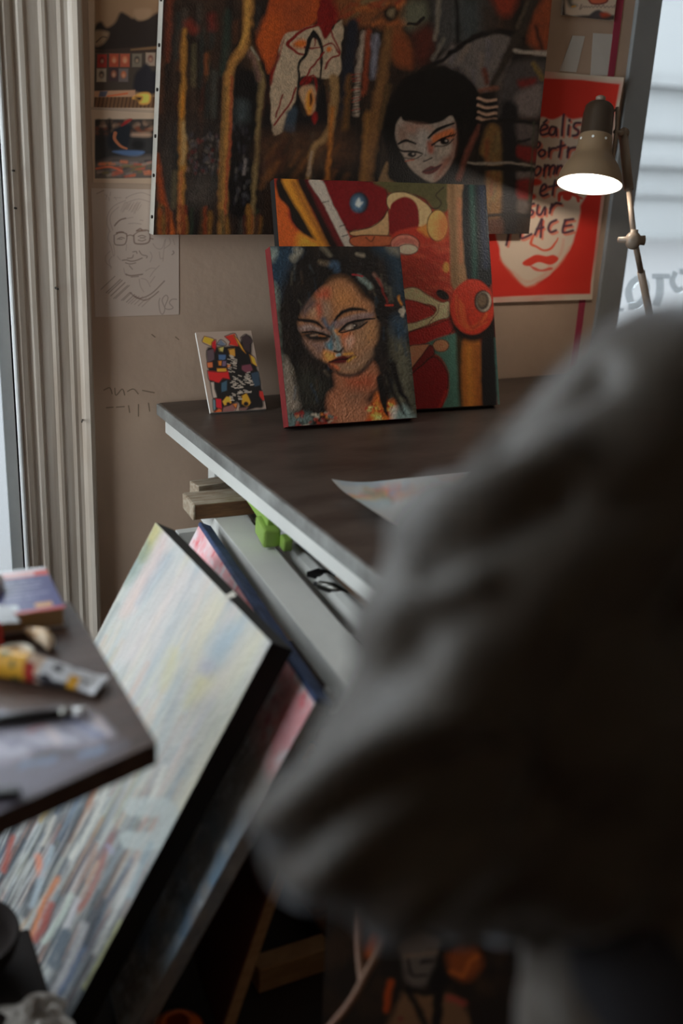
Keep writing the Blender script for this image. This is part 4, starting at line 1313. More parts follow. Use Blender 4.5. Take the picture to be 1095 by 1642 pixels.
# --- collage card
bl, br, tr, tl, nb = leaning(.900, 2.412, D(-2.4), .148, D(35), .216, .76, .009)
r, p = canvas('collage_card', 'small white card with colourful collage of shapes leaning on the wall', 'card', bl, br, tr, tl, .008, nb, 140, 200, (136, 116, 102), 'paper')
p.crop(300, 500, .13699)
bk = (24, 19, 16)
p.wob = 1.4
p.poly([(230, 440), (300, 410), (560, 395), (640, 330), (720, 280), (760, 340), (760, 500), (810, 620), (860, 800), (890, 1100), (800, 1130), (640, 1170), (580, 1060), (420, 1190), (330, 1200), (300, 1000), (260, 800), (240, 620)], bk, soft=2)
shapes = [([(200, 285), (315, 320), (290, 400), (180, 355)], (188, 128, 32)), ([(290, 360), (335, 320), (345, 400), (320, 480), (290, 420)], (150, 24, 28)), ([(345, 385), (395, 325), (460, 380), (420, 400)], (84, 88, 100)),
          ([(440, 290), (560, 255), (600, 400), (490, 390), (500, 350)], (164, 36, 24)), ([(540, 270), (600, 330), (690, 490), (640, 450)], (190, 120, 30)), ([(625, 300), (690, 260), (770, 340), (740, 380), (740, 480), (660, 440)], (50, 36, 36)),
          ([(230, 450), (310, 430), (320, 560), (240, 600)], (74, 58, 60)), ([(360, 500), (450, 500), (450, 560), (370, 570)], (58, 78, 104)), ([(370, 420), (430, 410), (420, 470), (380, 460)], (150, 132, 70)),
          ([(485, 440), (560, 430), (560, 520), (500, 510)], (170, 112, 40)), ([(360, 570), (410, 570), (405, 635), (365, 630)], (166, 92, 32)), ([(410, 570), (460, 570), (455, 640), (410, 640)], (88, 68, 84)), ([(235, 590), (295, 585), (300, 650), (240, 655)], (180, 84, 46)),
          ([(235, 690), (350, 700), (480, 680), (500, 790), (420, 780), (370, 830), (260, 800)], (166, 28, 26)), ([(350, 660), (460, 660), (460, 700), (350, 700)], (196, 120, 34)), ([(730, 500), (790, 540), (820, 640), (760, 600)], (196, 128, 36)),
          ([(640, 630), (740, 610), (770, 680), (700, 720), (640, 680)], (96, 48, 56)), ([(470, 610), (510, 620), (490, 660), (465, 650)], (192, 96, 44)), ([(270, 820), (315, 820), (320, 900), (350, 1000), (300, 1010)], (150, 132, 118)),
          ([(400, 830), (470, 800), (470, 920), (400, 940)], (50, 70, 82)), ([(330, 1010), (400, 1020), (410, 1140), (340, 1120)], (168, 26, 34)), ([(410, 1050), (460, 990), (520, 1000), (520, 1070), (440, 1100)], (200, 130, 40)),
          ([(300, 1020), (330, 1030), (335, 1140), (305, 1150)], (84, 104, 108)), ([(310, 1190), (370, 1130), (410, 1150), (405, 1205)], (190, 76, 36)), ([(420, 1120), (540, 1080), (580, 1100), (540, 1180), (420, 1195)], (112, 72, 66)),
          ([(530, 1080), (585, 1070), (570, 1130)], (196, 96, 36)), ([(640, 980), (700, 950), (745, 1060), (700, 1120), (640, 1080)], (176, 118, 32)), ([(610, 1120), (720, 1110), (680, 1170), (620, 1165)], (96, 66, 60)), ([(840, 920), (890, 930), (915, 1030), (880, 1040), (840, 980)], (150, 38, 30)),
          ([(740, 720), (830, 700), (860, 860), (790, 880)], (44, 54, 64))]
for pts, c in shapes:
    p.poly(pts, c, soft=1.2, smooth=False, line=bk, lw=.9)
for i in range(70):
    x, y = rnd.uniform(490, 770), rnd.uniform(700, 1040)
    if (x-640)**2/130**2+(y-830)**2/140**2 < 1 or x < 620 and y > 850:
        p.stroke([(x, y), (x+30, y+rnd.uniform(-10, 14))], 1.2, (156, 140, 124), soft=1)
for i in range(22):
    x, y = rnd.uniform(470, 560), rnd.uniform(510, 700)
    p.stroke([(x, y), (x+30, y+8)], 1.1, (150, 134, 118), soft=1)
p.ell(690, 1080, 26, 26, bk)
p.ell(480, 1080, 22, 22, bk)
p.stroke([(740, 1165), (830, 1155), (920, 1140)], 1, bk)
p.build('printed_face', 'artm', r, KW)

# ------------------------------------------------------------------ canvases leaning under the table
# pale abstract canvas: top edge runs away from the viewer, bottom on the floor further left
tf, tn = onz(250, 838, .70), onz(435, 1030, .70)
bn = onz(435-327*700/612, 1730, 0)
bf = bn+(tf-tn)
sl = (bn-tn)*.965
bf, bn = tf+sl, tn+sl
nrm = np.cross(bf-tf, tn-tf)
nrm /= np.linalg.norm(nrm)
if nrm[0] > 0: nrm = -nrm         # painted face looks left and up
r, p = canvas('pale_abstract_canvas', 'large pale streaky abstract canvas leaning against blue edged canvas', 'painting', bn, bf, tf, tn, .042, -nrm, 260, 400, (178, 180, 178), 'canvasd')
low = np.clip((.68-p.V)/.45, 0, 1)
p.streak((196, 184, 178), 26, 3, .45, .7, .8, 81)
p.streak((160, 168, 174), 30, 3, .5, .72, .8, 83)
p.streak((198, 190, 164), 18, 3, .58, .75, .6, 85)
p.streak((120, 128, 134), 50, 5, .35, .6, .85, 87, low)
p.streak((54, 60, 68), 46, 5, .40, .62, .95, 89, np.clip(low*1.7-.35, 0, 1))
p.streak((160, 96, 70), 44, 5, .62, .76, .4, 91, np.clip(low*1.4-.2, 0, 1))
p.streak((186, 184, 178), 46, 5, .55, .7, .7, 93, low)
for i in range(620):
    u = rnd.random()
    v = rnd.random()
    t = max(0.0, min(1.0, (.62-v)/.5+rnd.uniform(-.15, .15)))
    if t > .55: c = rnd.choice([(70, 86, 100), (90, 98, 104), (60, 72, 84), (44, 50, 58), (40, 46, 54), (78, 84, 86), (160, 96, 58), (140, 136, 104), (118, 126, 128), (52, 78, 112), (186, 186, 180), (36, 36, 40), (90, 104, 108), (130, 136, 142)])
    elif t > .15: c = rnd.choice([(150, 156, 158), (176, 176, 172), (190, 168, 150), (128, 136, 142), (196, 192, 176), (176, 140, 122), (104, 116, 124), (150, 160, 164), (188, 190, 186), (150, 148, 120)])
    else: c = rnd.choice([(184, 184, 182), (196, 182, 176), (164, 172, 178), (194, 188, 168), (174, 178, 178), (202, 200, 194), (156, 164, 170), (192, 176, 172)])
    L = rnd.uniform(.08, .28)
    a = p_a = bn+(bf-bn)*u+(tn-bn)*v
    b_ = bn+(bf-bn)*(u+rnd.uniform(-.02, .02))+(tn-bn)*(v+L)
    pa, pb = projpts(a), projpts(b_)
    p.crop(0, 0, 1)
    p.stroke([pa, pb], [rnd.uniform(1.5, 5), rnd.uniform(2, 6)], c, soft=4.5, alpha=.65 if t > .15 else .35, tex=.15)
p.streak((36, 41, 50), 52, 5, .44, .62, .85, 95, np.clip((.46-p.V)/.28, 0, 1))
p.streak((176, 178, 178), 60, 5, .58, .70, .7, 97, np.clip((.46-p.V)/.28, 0, 1))
p.wob = 3
P1 = p.crop(100, 820, .34703)
for pts, c, s_, a_ in ([[(425, 55), (460, 90), (420, 170), (380, 230), (355, 210)], (176, 164, 100), 6, .9], [[(380, 150), (400, 190), (340, 290), (290, 330)], (98, 122, 112), 10, .9],
                       [[(465, 120), (480, 170), (400, 330), (310, 470), (290, 450), (420, 230)], (206, 176, 170), 10, .8], [[(460, 215), (500, 210), (420, 350), (350, 430), (400, 330)], (140, 156, 170), 10, .7],
                       [[(540, 290), (590, 330), (420, 560), (330, 680), (300, 640)], (204, 188, 184), 16, .7], [[(700, 400), (740, 440), (660, 640), (580, 760), (620, 560)], (204, 194, 168), 16, .8],
                       [[(770, 520), (830, 560), (760, 680), (690, 700), (680, 620)], (160, 176, 188), 14, .8], [[(860, 560), (910, 600), (780, 800), (700, 840), (640, 860), (620, 780), (720, 760)], (206, 196, 178), 16, .8],
                       [[(640, 760), (700, 770), (640, 850), (570, 910), (590, 840)], (200, 190, 138), 10, .7], [[(650, 700), (690, 700), (680, 760), (650, 740)], (164, 160, 176), 10, .8],
                       [[(500, 650), (540, 660), (500, 780), (460, 820)], (196, 188, 142), 10, .7], [[(860, 640), (900, 620), (640, 1180), (560, 1340), (540, 1330)], (200, 198, 172), 14, .7],
                       [[(470, 960), (520, 900), (480, 1120), (400, 1260)], (150, 156, 160), 14, .6]):
    p.poly(pts, c, soft=s_, alpha=a_, tex=.2)
p.crop(0, 1180, .34703)
for pts, w_, c in ([[(520, 190), (420, 420), (330, 560)], 9, (196, 194, 186)], [[(700, 300), (760, 150)], 9, (206, 204, 196)], [[(620, 330), (780, 340), (740, 480), (600, 480)], 30, (178, 184, 182)],
                   [[(640, 600), (560, 760), (440, 1000)], 9, (200, 198, 194)], [[(560, 860), (440, 1080), (395, 1160)], 6, (196, 194, 140)], [[(270, 660), (210, 760), (150, 920), (115, 990)], 8, (196, 112, 52)],
                   [[(235, 780), (200, 880), (160, 940)], 12, (146, 52, 34)], [[(180, 560), (190, 640)], 12, (196, 120, 92)], [[(330, 740), (270, 860), (205, 950)], 9, (170, 180, 170)], [[(360, 760), (310, 880)], 10, (180, 176, 180)],
                   [[(390, 880), (330, 1040), (250, 1190)], 16, (168, 166, 168)], [[(400, 960), (330, 1100), (270, 1200)], 8, (66, 92, 130)], [[(300, 920), (250, 1050)], 22, (62, 76, 90)], [[(520, 460), (430, 700), (370, 800)], 6, (150, 62, 48)],
                   [[(540, 440), (460, 560)], 8, (104, 84, 92)], [[(500, 510), (520, 540)], 6, (150, 150, 176)], [[(60, 470), (20, 620)], 9, (150, 62, 46)], [[(250, 380), (200, 500)], 8, (176, 170, 160)], [[(220, 340), (190, 390)], 6, (170, 140, 60)],
                   [[(160, 700), (120, 830)], 12, (52, 56, 66)], [[(480, 760), (400, 960)], 10, (60, 66, 76)], [[(240, 520), (150, 780)], 10, (150, 162, 170)], [[(700, 500), (600, 740)], 8, (150, 166, 174)]):
    p.stroke(pts, w_, c, soft=4, alpha=.85, tex=.3)
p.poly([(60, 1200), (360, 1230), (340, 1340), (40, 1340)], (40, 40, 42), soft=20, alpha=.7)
p.gain(.14, 160, 30, 9)
dz = fbm(p.U*110, p.V*40, 15)*.0016
p.build('painted_face', 'art', r, .95, disp=-dz, tint=(1, .99, .97))
b = MB()
q = tn+(tf-tn)*.30
b.add([q+np.array((-.010, 0, .001)), q+np.array((.006, -.012, .012)), q+np.array((.010, .012, .010)), q+np.array((-.004, .016, .002))], [(0, 1, 2), (0, 2, 3)])
b.build('torn_canvas_flap', 'canvasw', r)

# pink plastered canvas with blue edges behind it
tf, tn = onz(320, 840, .62), onz(507, 1123, .62)
sl = (onz(190, 1696, 0)-tn)*.978
bf, bn = tf+sl, tn+sl
nrm = np.cross(bf-tf, tn-tf)
nrm /= np.linalg.norm(nrm)
if nrm[0] > 0: nrm = -nrm
r, p = canvas('plaster_canvas', 'thickly plastered pink and grey canvas with blue edges leaning on white planks', 'painting', bn, bf, tf, tn, .026, -nrm, 240, 240, (150, 144, 138), 'plaster')
e_ = (tf-tn)/np.linalg.norm(tf-tn)
MB().beam(tn-nrm*.0125-e_*.002, tf-nrm*.0125+e_*.002, .010, .030, .003, upv=nrm).build('blue_edge', 'blueside', r)
up_ = np.clip((p.V-.76)/.10, 0, 1)
p.blend(slice(None), up_*.95, (214, 138, 142))
p.streak((226, 196, 196), 22, 18, .45, .7, .8, 31, up_)
p.streak((176, 40, 52), 26, 20, .6, .75, .7, 33, up_)
mid = np.clip(1-abs(p.V-.42)/.30, 0, 1)
p.streak((104, 146, 178), 5, 7, .42, .6, .9, 36, mid)
p.streak((188, 192, 194), 30, 26, .55, .75, .6, 38)
p.streak((60, 100, 146), 4, 5, .5, .7, .8, 40, np.clip((.45-p.V)/.3, 0, 1))
p.streak((150, 84, 84), 4, 4, .45, .7, .7, 44, np.clip((.18-p.V)/.15, 0, 1))
dz = (fbm(p.U*36, p.V*34, 51)-.45)*.009*np.clip(np.minimum(np.minimum(p.U, 1-p.U), np.minimum(p.V, 1-p.V))*30, 0, 1)
p.build('plastered_face', 'art', r, 1.5, disp=-np.maximum(dz, 0))

# brown hardboard panel on pine batten behind
tn = np.array([.690, 1.370, .42])
tf = tn+np.array([.062, .55, 0])
sl = (np.array((.500, 1.285, 0))-tn)*.985
bf, bn = tf+sl, tn+sl
nrm = np.cross(bf-tf, tn-tf)
nrm /= np.linalg.norm(nrm)
if nrm[0] > 0: nrm = -nrm
r = empty('hardboard_panel', (bn+bf)/2, 'brown hardboard panel with pale pine edge batten leaning under table', 'panel')
MB().prism([bn, bf, tf, tn], -nrm*.004).build('board', 'brownp', r)
e = (tf-tn)/np.linalg.norm(tf-tn)
MB().beam(bn-nrm*.014+e*.012, tn-nrm*.014+e*.012, .024, .020, upv=nrm).build('batten', 'tan', r)
MB().beam(bf-nrm*.014-e*.012, tf-nrm*.014-e*.012, .024, .020, upv=nrm).build('batten', 'tan', r)
# ------------------------------------------------------------------ work table
TX0, TX1, TY0, TY1, TZ = .810, 2.44, 1.28, 2.560, .76
t = empty('work_table', (1.6, 1.9, 0), 'dark topped work table with white frame against the picture wall', 'table')
MB().box((TX0+.004, TY0, TZ-.030), (TX1, TY1, TZ), .003).build('tabletop', 'tabletop', t)
b = MB().box((TX0-.002, TY0, TZ-.031), (TX0+.006, TY1, TZ-.002), .002)
b.build('edge_trim', 'tabedge', t)
b = MB().box((TX0+.012, TY0+.02, TZ-.072), (TX0+.030, TY1-.03, TZ-.0305))
b.build('apron', 'white', t)
MB().box((TX0+.03, TY1-.05, TZ-.072), (TX1-.03, TY1-.03, TZ-.0305)).build('apron', 'white', t)
MB().box((TX0+.03, TY0+.02, TZ-.072), (TX1-.03, TY0+.04, TZ-.0305)).build('apron', 'white', t)
for x in (.925, 2.37):
    for y in (2.45, 1.292):
        lg = MB().box((x, y, 0), (x+.046, y+.046, TZ-.0305), .003).build('leg', 'white', t)
        if y > 2 and x < 1:
            MB().tube([(x+.016, y-.001, .575), (x+.016, y+.004, .575)], .006, 12).build('bolt_hole', 'black', lg)
for y in (2.24, 1.47):
    MB().box((.725, y-.100, .526), (2.41, y-.076, .5665)).build('stretcher', 'white', t)
for x in (.935, 2.38):
    MB().box((x, 1.30, .486), (x+.024, 2.48, .5265)).build('side_rail', 'white', t)

# ---- planks and boards stored on the stretchers


def lying(name, label, cat, p, q, w, h, material, group=None, bev=.002):
    return tag(MB().beam(p, q, w, h, bev).build(name, material), label, cat, group)


N0 = set(o.name for o in bpy.data.objects)
lying('white_plank', 'long white painted plank on stretchers, beside the blue edged canvas', 'plank', (.892, 2.36, .536), (.803, 1.36, .536), .080, .050, 'white')
lying('white_plank', 'narrow white rounded plank lying between wide plank and white sheet', 'plank', (.985, 2.34, .534), (.909, 1.36, .534), .045, .046, 'whiteb', bev=.02)
b = MB().obox((1.175, 1.90, .526), (1, 0, 0), (.085, 1, 0), (0, 0, 1), .30, .84, .030)
tag(b.build('white_board', 'whiteb'), 'large flat white board lying on the table stretchers', 'board')
# timber offcuts across the planks
W0, W1 = onz(310, 800, .60), onz(396, 800, .60)
b = MB().obox((.868, 2.262, .5795), (.995, -.06, 0), (.06, .995, 0), (0, 0, 1), .150, .090, .037, .002)
o = empty('timber_offcut', (.868, 2.262, .561), 'short brown timber offcut with pale worn end lying across white planks', 'timber')
b.build('block', 'woodr', o)
MB().obox((.868-.0755*.995, 2.262+.0755*.06, .5795), (.995, -.06, 0), (.06, .995, 0), (0, 0, 1), .006, .092, .038, .002).build('painted_end', 'woodend', o)
MB().obox((.868, 2.262, .599), (.995, -.06, 0), (.06, .995, 0), (0, 0, 1), .150, .088, .002).build('weathered_top', 'woodend', o)
b = MB().obox((.905, 2.375, .580), (.98, .12, 0), (-.12, .98, 0), (0, 0, 1), .13, .05, .040, .002)
tag(b.build('white_batten', 'woodend'), 'white painted batten end sticking out behind the brown offcut', 'timber')
# green plastic clamp hanging under the apron
g = empty('green_clamp', (.90, 2.09, .561), 'bright green plastic bar clamp lying under table edge', 'clamp')
a, c = np.array((.925, 2.255, .628)), np.array((.893, 2.005, .612))
MB().beam(a, c, .020, .030, .003).build('bar', 'green', g)
MB().beam((.897, 2.06, .598), (.887, 1.985, .588), .040, .044, .006).build('jaw', 'green', g)
MB().beam((.915, 1.985, .585), (.912, 1.955, .580), .022, .030, .004).build('jaw', 'green', g)
MB().tube([(.897, 2.02, .57), (.897, 2.02, .561)], .010, 12).build('foot_pad', 'black', g)
# small dark clip and grey tag on the white board
b = MB()
c = onz(516, 925, .545)
b.prism([c+np.array((-.03, .012, 0)), c+np.array((.0, .02, 0)), c+np.array((.028, -.008, 0)), c+np.array((-.012, -.012, 0))], (0, 0, .012))
tag(b.build('bulldog_clip', 'black'), 'small black clip lying on the white board', 'clip')
c = onz(535, 950, .545)
r = empty('paint_tube_stub', c, 'small squashed grey paint tube on the white board', 'paint tube')
MB().tube([c+np.array((-.02, .03, .008)), c+np.array((.0, 0, .009)), c+np.array((.015, -.03, .008))], [.009, .012, .005], 10).build('body', 'staple', r, True)
MB().tube([c+np.array((-.02, .03, .008)), c+np.array((-.026, .04, .008))], .005, 10).build('cap', 'black', r)

# the stored pieces sit a little nearer and higher: slide each along its line of sight
for o in bpy.data.objects:
    if o.name not in N0 and o.parent is None:
        o.location = tuple(CAM+(np.array(o.location)-CAM)*.94)
        o.scale = (.94, .94, .94)
# ---- watercolour sheet lying on the table near its left edge
r = empty('watercolour_sheet', (1.05, 1.68, TZ), 'white sheet with loose watercolour washes curling up from table', 'drawing')
a0, a1, a2, a3 = (.928, 1.50, TZ+.002), (1.25, 1.47, TZ+.002), (1.28, 1.78, TZ+.002), (.922, 1.785, TZ+.002)
p = Paint(a0, a1, a2, a3, 120, 110, (196, 198, 198))
p.crop(500, 560, .29224)
p.wob = 5
for pts, w_, c in ([[(210, 850), (300, 820), (380, 785), (470, 780)], 8, (214, 120, 96)], [[(360, 785), (400, 800), (440, 820)], 9, (206, 88, 84)], [[(220, 850), (320, 835), (400, 800)], 5, (220, 190, 110)], [[(300, 790), (360, 800), (420, 830)], 14, (150, 156, 132)],
                   [[(260, 880), (340, 870), (420, 850)], 14, (172, 190, 196)], [[(440, 790), (520, 770)], 10, (150, 170, 190)], [[(300, 900), (380, 890)], 10, (184, 196, 200)], [[(480, 800), (600, 780)], 12, (206, 150, 120)]):
    p.stroke(pts, w_, c, soft=6, alpha=.7, tex=.4)
p.streak((206, 170, 150), 5, 4, .58, .75, .6, 21)
p.streak((160, 182, 196), 4, 5, .60, .78, .6, 25)
p.build('paper', 'artm', r, 1.35, bend=lambda U, V: .016*np.clip((.30-U)/.30, 0, 1)**2+.010*np.clip((V-.75)/.25, 0, 1)**2)

# ---- desk lamp by the window
base = onz(1046, 620, TZ)
lp = empty('desk_lamp', base, 'bronze jointed desk lamp, lit, with dark capped shade in front of red poster', 'lamp')
top, opn = pd(962, 166, 2.80), pd(945, 296, 2.80)
ax = opn-top
LL = np.linalg.norm(ax)
ax /= LL
s_ = LL/.235
R_ = lambda v: v*s_
shd = MB().lathe(top, ax, [(.001, 0), (.030, .002), (.037, .010), (.040, .030), (.042, .085), (.0425, .092)], 32).build('shade_cap', 'lampdark', lp, True)
MB().lathe(top, -ax, [(.006, -.004), (.006, .006), (.013, .008), (.013, .016), (.009, .019), (.001, .020)], 18).build('cap_knob', 'lamparm', lp, True)
k = LL
sh = MB().lathe(top, ax, [(.043, .088), (.0445, .094), (.046, .118), (.0485, k*.62), (.056, k*.68), (.070, k*.77), (.081, k*.88), (.0850, k*.985), (.0858, k*.995), (.0845, k),
                          (.0830, k*.99), (.079, k*.88), (.068, k*.77), (.054, k*.685), (.0465, k*.63), (.044, .118), (.0415, .094), (.002, .093)], 40).build('shade', 'lampbody', lp, True)
sh.data.materials.append(M['lampin'])
for f in sh.data.polygons:
    if min(f.vertices) >= 9*40: f.material_index = 1
# vent holes in a ring above the bell
u = np.cross(ax, _fw)
u /= np.linalg.norm(u)
w = np.cross(ax, u)
for i in range(8):
    a = 2*math.pi*i/8+.35
    dirn = u*math.cos(a)+w*math.sin(a)
    c = top+ax*.104+dirn*.0452
    MB().tube([c-dirn*.002, c+dirn*.0006], .0036, 10).build('vent_hole', 'lampin', sh)
MB().ell(top+ax*(k*.80), .030, .030, .036, 18, 12).build('bulb', 'bulb', lp, True)
side = RT
j0 = pd(999, 215, 2.86)
MB().tube([top+ax*.02+side*.038, top+ax*.01+side*.046, top+ax*.06+side*.052, top+ax*.13+side*.052, top+ax*.15+side*.05], [.0045]*5, 10).build('yoke', 'lamparm', lp, True)
MB().tube([j0-_fw*.012, j0+_fw*.012], .014, 16).build('swivel', 'lamparm', lp, True)
MB().tube([top+ax*.075+side*.05, j0], .006, 10).build('swivel_stem', 'lamparm', lp, True)
j1 = pd(1016, 378, 2.80)
MB().tube([j0, j0+(j1-j0)*.55], .0125, 12).build('upper_arm', 'lamparm', lp, True)
MB().tube([j0+(j1-j0)*.5, j1], .0075, 12).build('upper_rod', 'lamparm', lp, True)
MB().tube([j1-np.array((0, 0, -.016)), j1+np.array((0, 0, -.018))], [.010, .012], 12).build('elbow_collar', 'lamparm', lp, True)
b = MB()
b.ell(j1+np.array((0, 0, -.012)), .022, .020, .024)
b.build('elbow_joint', 'lamparm', lp, True)
MB().tube([j1+np.array((0, 0, -.01))-RT*.040, j1+np.array((0, 0, -.012))+RT*.030], [.007, .013], 12).build('elbow_screw', 'lamparm', lp, True)
jb = base+np.array((0, 0, .10))
j2 = j1+(jb-j1)*.28
MB().tube([j1, j2], .008, 12).build('lower_rod', 'lamparm', lp, True)
MB().tube([j2, jb], .0105, 12).build('lower_arm', 'lamparm', lp, True)
MB().tube([jb+np.array((0, 0, .01)), base+np.array((0, 0, .035))], .010, 12).build('post', 'lamparm', lp, True)
MB().lathe(base, (0, 0, 1), [(.001, 0), (.075, 0), (.078, .010), (.070, .022), (.030, .034), (.012, .040), (.001, .041)], 32).build('base', 'lampdark', lp, True)
ld = bpy.data.lights.new('lamp_light', 'POINT')
ld.energy = 1.1
ld.color = (1.0, .90, .78)
ld.shadow_soft_size = .008
lo = bpy.data.objects.new('lamp_light', ld)
lo.location = tuple(Vector(top+ax*(k*.80+.046))-Vector(tuple(base)))
lo.parent = lp
COL.objects.link(lo)

# ------------------------------------------------------------------ side board at the left with paints
BZ = .74
A, B_ = onz(251, 1190, BZ), onz(112, 965, BZ)
Cc, Dd = np.array((-.42, 1.62, BZ)), np.array((-.42, .745, BZ))
fr = onz(0, 1302, BZ)
Dd = A+(fr-A)*(( -.42-A[0])/(fr[0]-A[0]))
root = empty('side_table', (-.1, 1.2, 0), 'dark wooden side table holding paints and books beside pale canvas', 'table')
dn = np.array((0, 0, -.030))
Bq = B_+np.array((-.03, .05, 0))
outer = [A, A+(B_-A)*.5, B_, Cc, Dd]
MB().prism([q+np.array((0, 0, -.0012)) for q in outer], dn).build('board', 'darkwood', root)
for x, y in ((-.36, 1.0), (-.36, 1.5), (-.05, 1.52), (-.12, .98)):
    MB().box((x-.02, y-.02, 0), (x+.02, y+.02, BZ-.03), .004).build('leg', 'darkwood', root)
MB().box((-.36, .99, BZ-.075), (-.12, 1.01, BZ-.0305)).build('rail', 'darkwood', root)
# painted skin on the board top: trapezoid grid
tl_, bl_ = np.array((-.06, 1.60, BZ)), Dd+(A-Dd)*((-.06-Dd[0])/(A[0]-Dd[0]))
p = Paint(Dd, A, B_, Cc, 330, 230, (70, 50, 42))
p.streak((88, 66, 55), 5, 40, .45, .75, .7, 61)
p.streak((52, 37, 31), 4, 30, .5, .8, .7, 64)
p.wob = 6
p.crop(0, 900, .27397)
p.poly([(-60, 1120), (120, 1160), (420, 1110), (620, 1070), (720, 1080), (560, 1180), (300, 1330), (140, 1420), (-60, 1500)], (112, 108, 122), soft=16, alpha=.85, tex=.2)
p.poly([(-60, 900), (120, 900), (320, 880), (480, 880), (570, 920), (650, 1000), (640, 1020), (540, 1060), (400, 1090), (300, 1090), (150, 1140), (-60, 1150)], (176, 172, 186), soft=10, alpha=.95, tex=.15)
for pts, w_, c in ([[(340, 890), (440, 940), (540, 1000), (600, 1020)], 8, (92, 108, 146)], [[(360, 960), (440, 1010), (500, 1030)], 6, (70, 76, 98)], [[(100, 1040), (160, 1060), (240, 1100)], 6, (98, 100, 122)], [[(0, 1030), (90, 1080)], 8, (120, 120, 140)],
                   [[(400, 890), (480, 900)], 6, (196, 150, 160)], [[(280, 980), (340, 1050)], 12, (206, 190, 190)], [[(480, 1130), (600, 1095)], 7, (126, 150, 182)], [[(120, 1190), (240, 1170), (320, 1150)], 9, (112, 132, 160)], [[(0, 900), (140, 910)], 8, (120, 140, 170)],
                   [[(560, 920), (630, 1000)], 8, (196, 176, 172)], [[(200, 1130), (420, 1110)], 7, (70, 66, 76)], [[(170, 990), (260, 960)], 5, (196, 120, 110)]):
    p.stroke(pts, w_, c, soft=4, alpha=.8, tex=.3)
p.build('paint_smeared_top', 'art', root, 1.0)

# paperback book
br_, bb_ = onz(106, 1004, BZ), onz(96, 940, BZ)
yaw = D(2)
ex, ey = np.array((math.cos(yaw), -math.sin(yaw), 0)), np.array((math.sin(yaw), math.cos(yaw), 0))
bw, bd, bh = .105, .160, .030
c0 = br_-ex*bw
bk_ = empty('paperback_book', c0+ex*bw/2+ey*bd/2, 'thick paperback with red, white and blue cover on the side table', 'book')
MB().obox(c0+ex*(bw/2-.001)+ey*(bd/2)+np.array((0, 0, bh/2)), ex, ey, (0, 0, 1), bw-.004, bd-.004, bh-.004).build('page_block', 'pages', bk_)
MB().obox(c0+ex*bw/2+ey*bd/2+np.array((0, 0, .0008)), ex, ey, (0, 0, 1), bw, bd, .0016).build('back_cover', 'label', bk_)
zt = np.array((0, 0, bh))
p = Paint(c0+zt, c0+ex*bw+zt, c0+ex*bw+ey*bd+zt, c0+ey*bd+zt, 90, 110, (66, 66, 118))
U, V = p.U, p.V
p.blend(slice(None), ((V > .80)).astype(float), (196, 66, 58))
p.blend(slice(None), ((V > .93)).astype(float), (206, 206, 210))
p.blend(slice(None), ((V < .05)).astype(float), (196, 66, 58))
p.blend(slice(None), ((V > .83) & (V < .89) & (U > .2) & (U < .8)).astype(float), (214, 190, 190))
for k_, (u0, u1, v0) in enumerate([(.1, .75, .70), (.12, .85, .62), (.3, .8, .54), (.1, .6, .46), (.15, .9, .38), (.2, .7, .30)]):
    al = ((U > u0) & (U < u1) & (V > v0) & (V < v0+.035)).astype(float)*.6*(vnoise(U*60, V*3, k_) > .35)
    p.blend(slice(None), al, (150, 150, 186))
p.blend(slice(None), ((V > .06) & (V < .20) & (U < .4)).astype(float), (196, 200, 206))
p.blend(slice(None), ((V > .08) & (V < .18) & (U > .62) & (U < .86)).astype(float), (206, 150, 96))
p.build('front_cover', 'artg', bk_, 1.0)

# paint tube: flat crimped end at right, round body off to the left
tb = empty('paint_tube', onz(80, 1100, BZ), 'yellow and white paint tube smeared with black paint on side table', 'paint tube')
e0, e1 = onz(-46, 1076, BZ), onz(164, 1108, BZ)
ax2 = (e1-e0)/np.linalg.norm(e1-e0)
sd = np.array((-ax2[1], ax2[0], 0))
nu_, nv_ = 110, 48
TLn = np.linalg.norm(e1-e0)
vs = []
cols = []
for i in range(nu_):
    s = i/(nu_-1)
    f = min(1.0, max(0.0, (s-.45)/.5))
    ry = .0195+.003*f+.004*max(0, (s-.9)/.1)
    rz = .0175*(1-f)**.8+.0016
    if s < .06: ry = rz = .012+.0075*math.sqrt(s/.06)
    for j in range(nv_):
        th = 2*math.pi*j/nv_
        vs.append(e0+ax2*TLn*s+sd*ry*math.cos(th)+np.array((0, 0, .0192*(1-.55*f)+rz*math.sin(th))))
        c = (206, 206, 210)
        if s < .46: c = (206, 152, 44)
        if s < .12: c = (210, 200, 130)
        if .46 < s < .57: c = (206, 178, 156)
        nz = vnoise(np.array([s*16.]), np.array([th*2.2]), 3)[0]
        if .52 < s < .78 and nz > .60: c = (44, 42, 50)
        if .25 < s < .42 and nz > .72: c = (92, 92, 40)
        if s > .84 and .2 < vnoise(np.array([s*30.]), np.array([th]), 9)[0] < .32: c = (60, 50, 52)
        if .78 < s < .86 and math.cos(th) < -.2: c = (206, 150, 40)
        if .46 < s < .54 and math.cos(th) < -.5: c = (160, 40, 36)
        cols.append(lin(c))
fs = [(i*nv_+j, i*nv_+(j+1) % nv_, (i+1)*nv_+(j+1) % nv_, (i+1)*nv_+j) for i in range(nu_-1) for j in range(nv_)]
fs += [tuple(range(nv_)), tuple((nu_-1)*nv_+j for j in range(nv_))]
b = MB()
b.add(vs, fs)
o = b.build('tube_body', 'artg', tb, True)
a = o.data.color_attributes.new('Col', 'FLOAT_COLOR', 'POINT')
a.data.foreach_set('color', np.hstack([np.array(cols), np.ones((len(cols), 1))]).astype(np.float32).ravel())
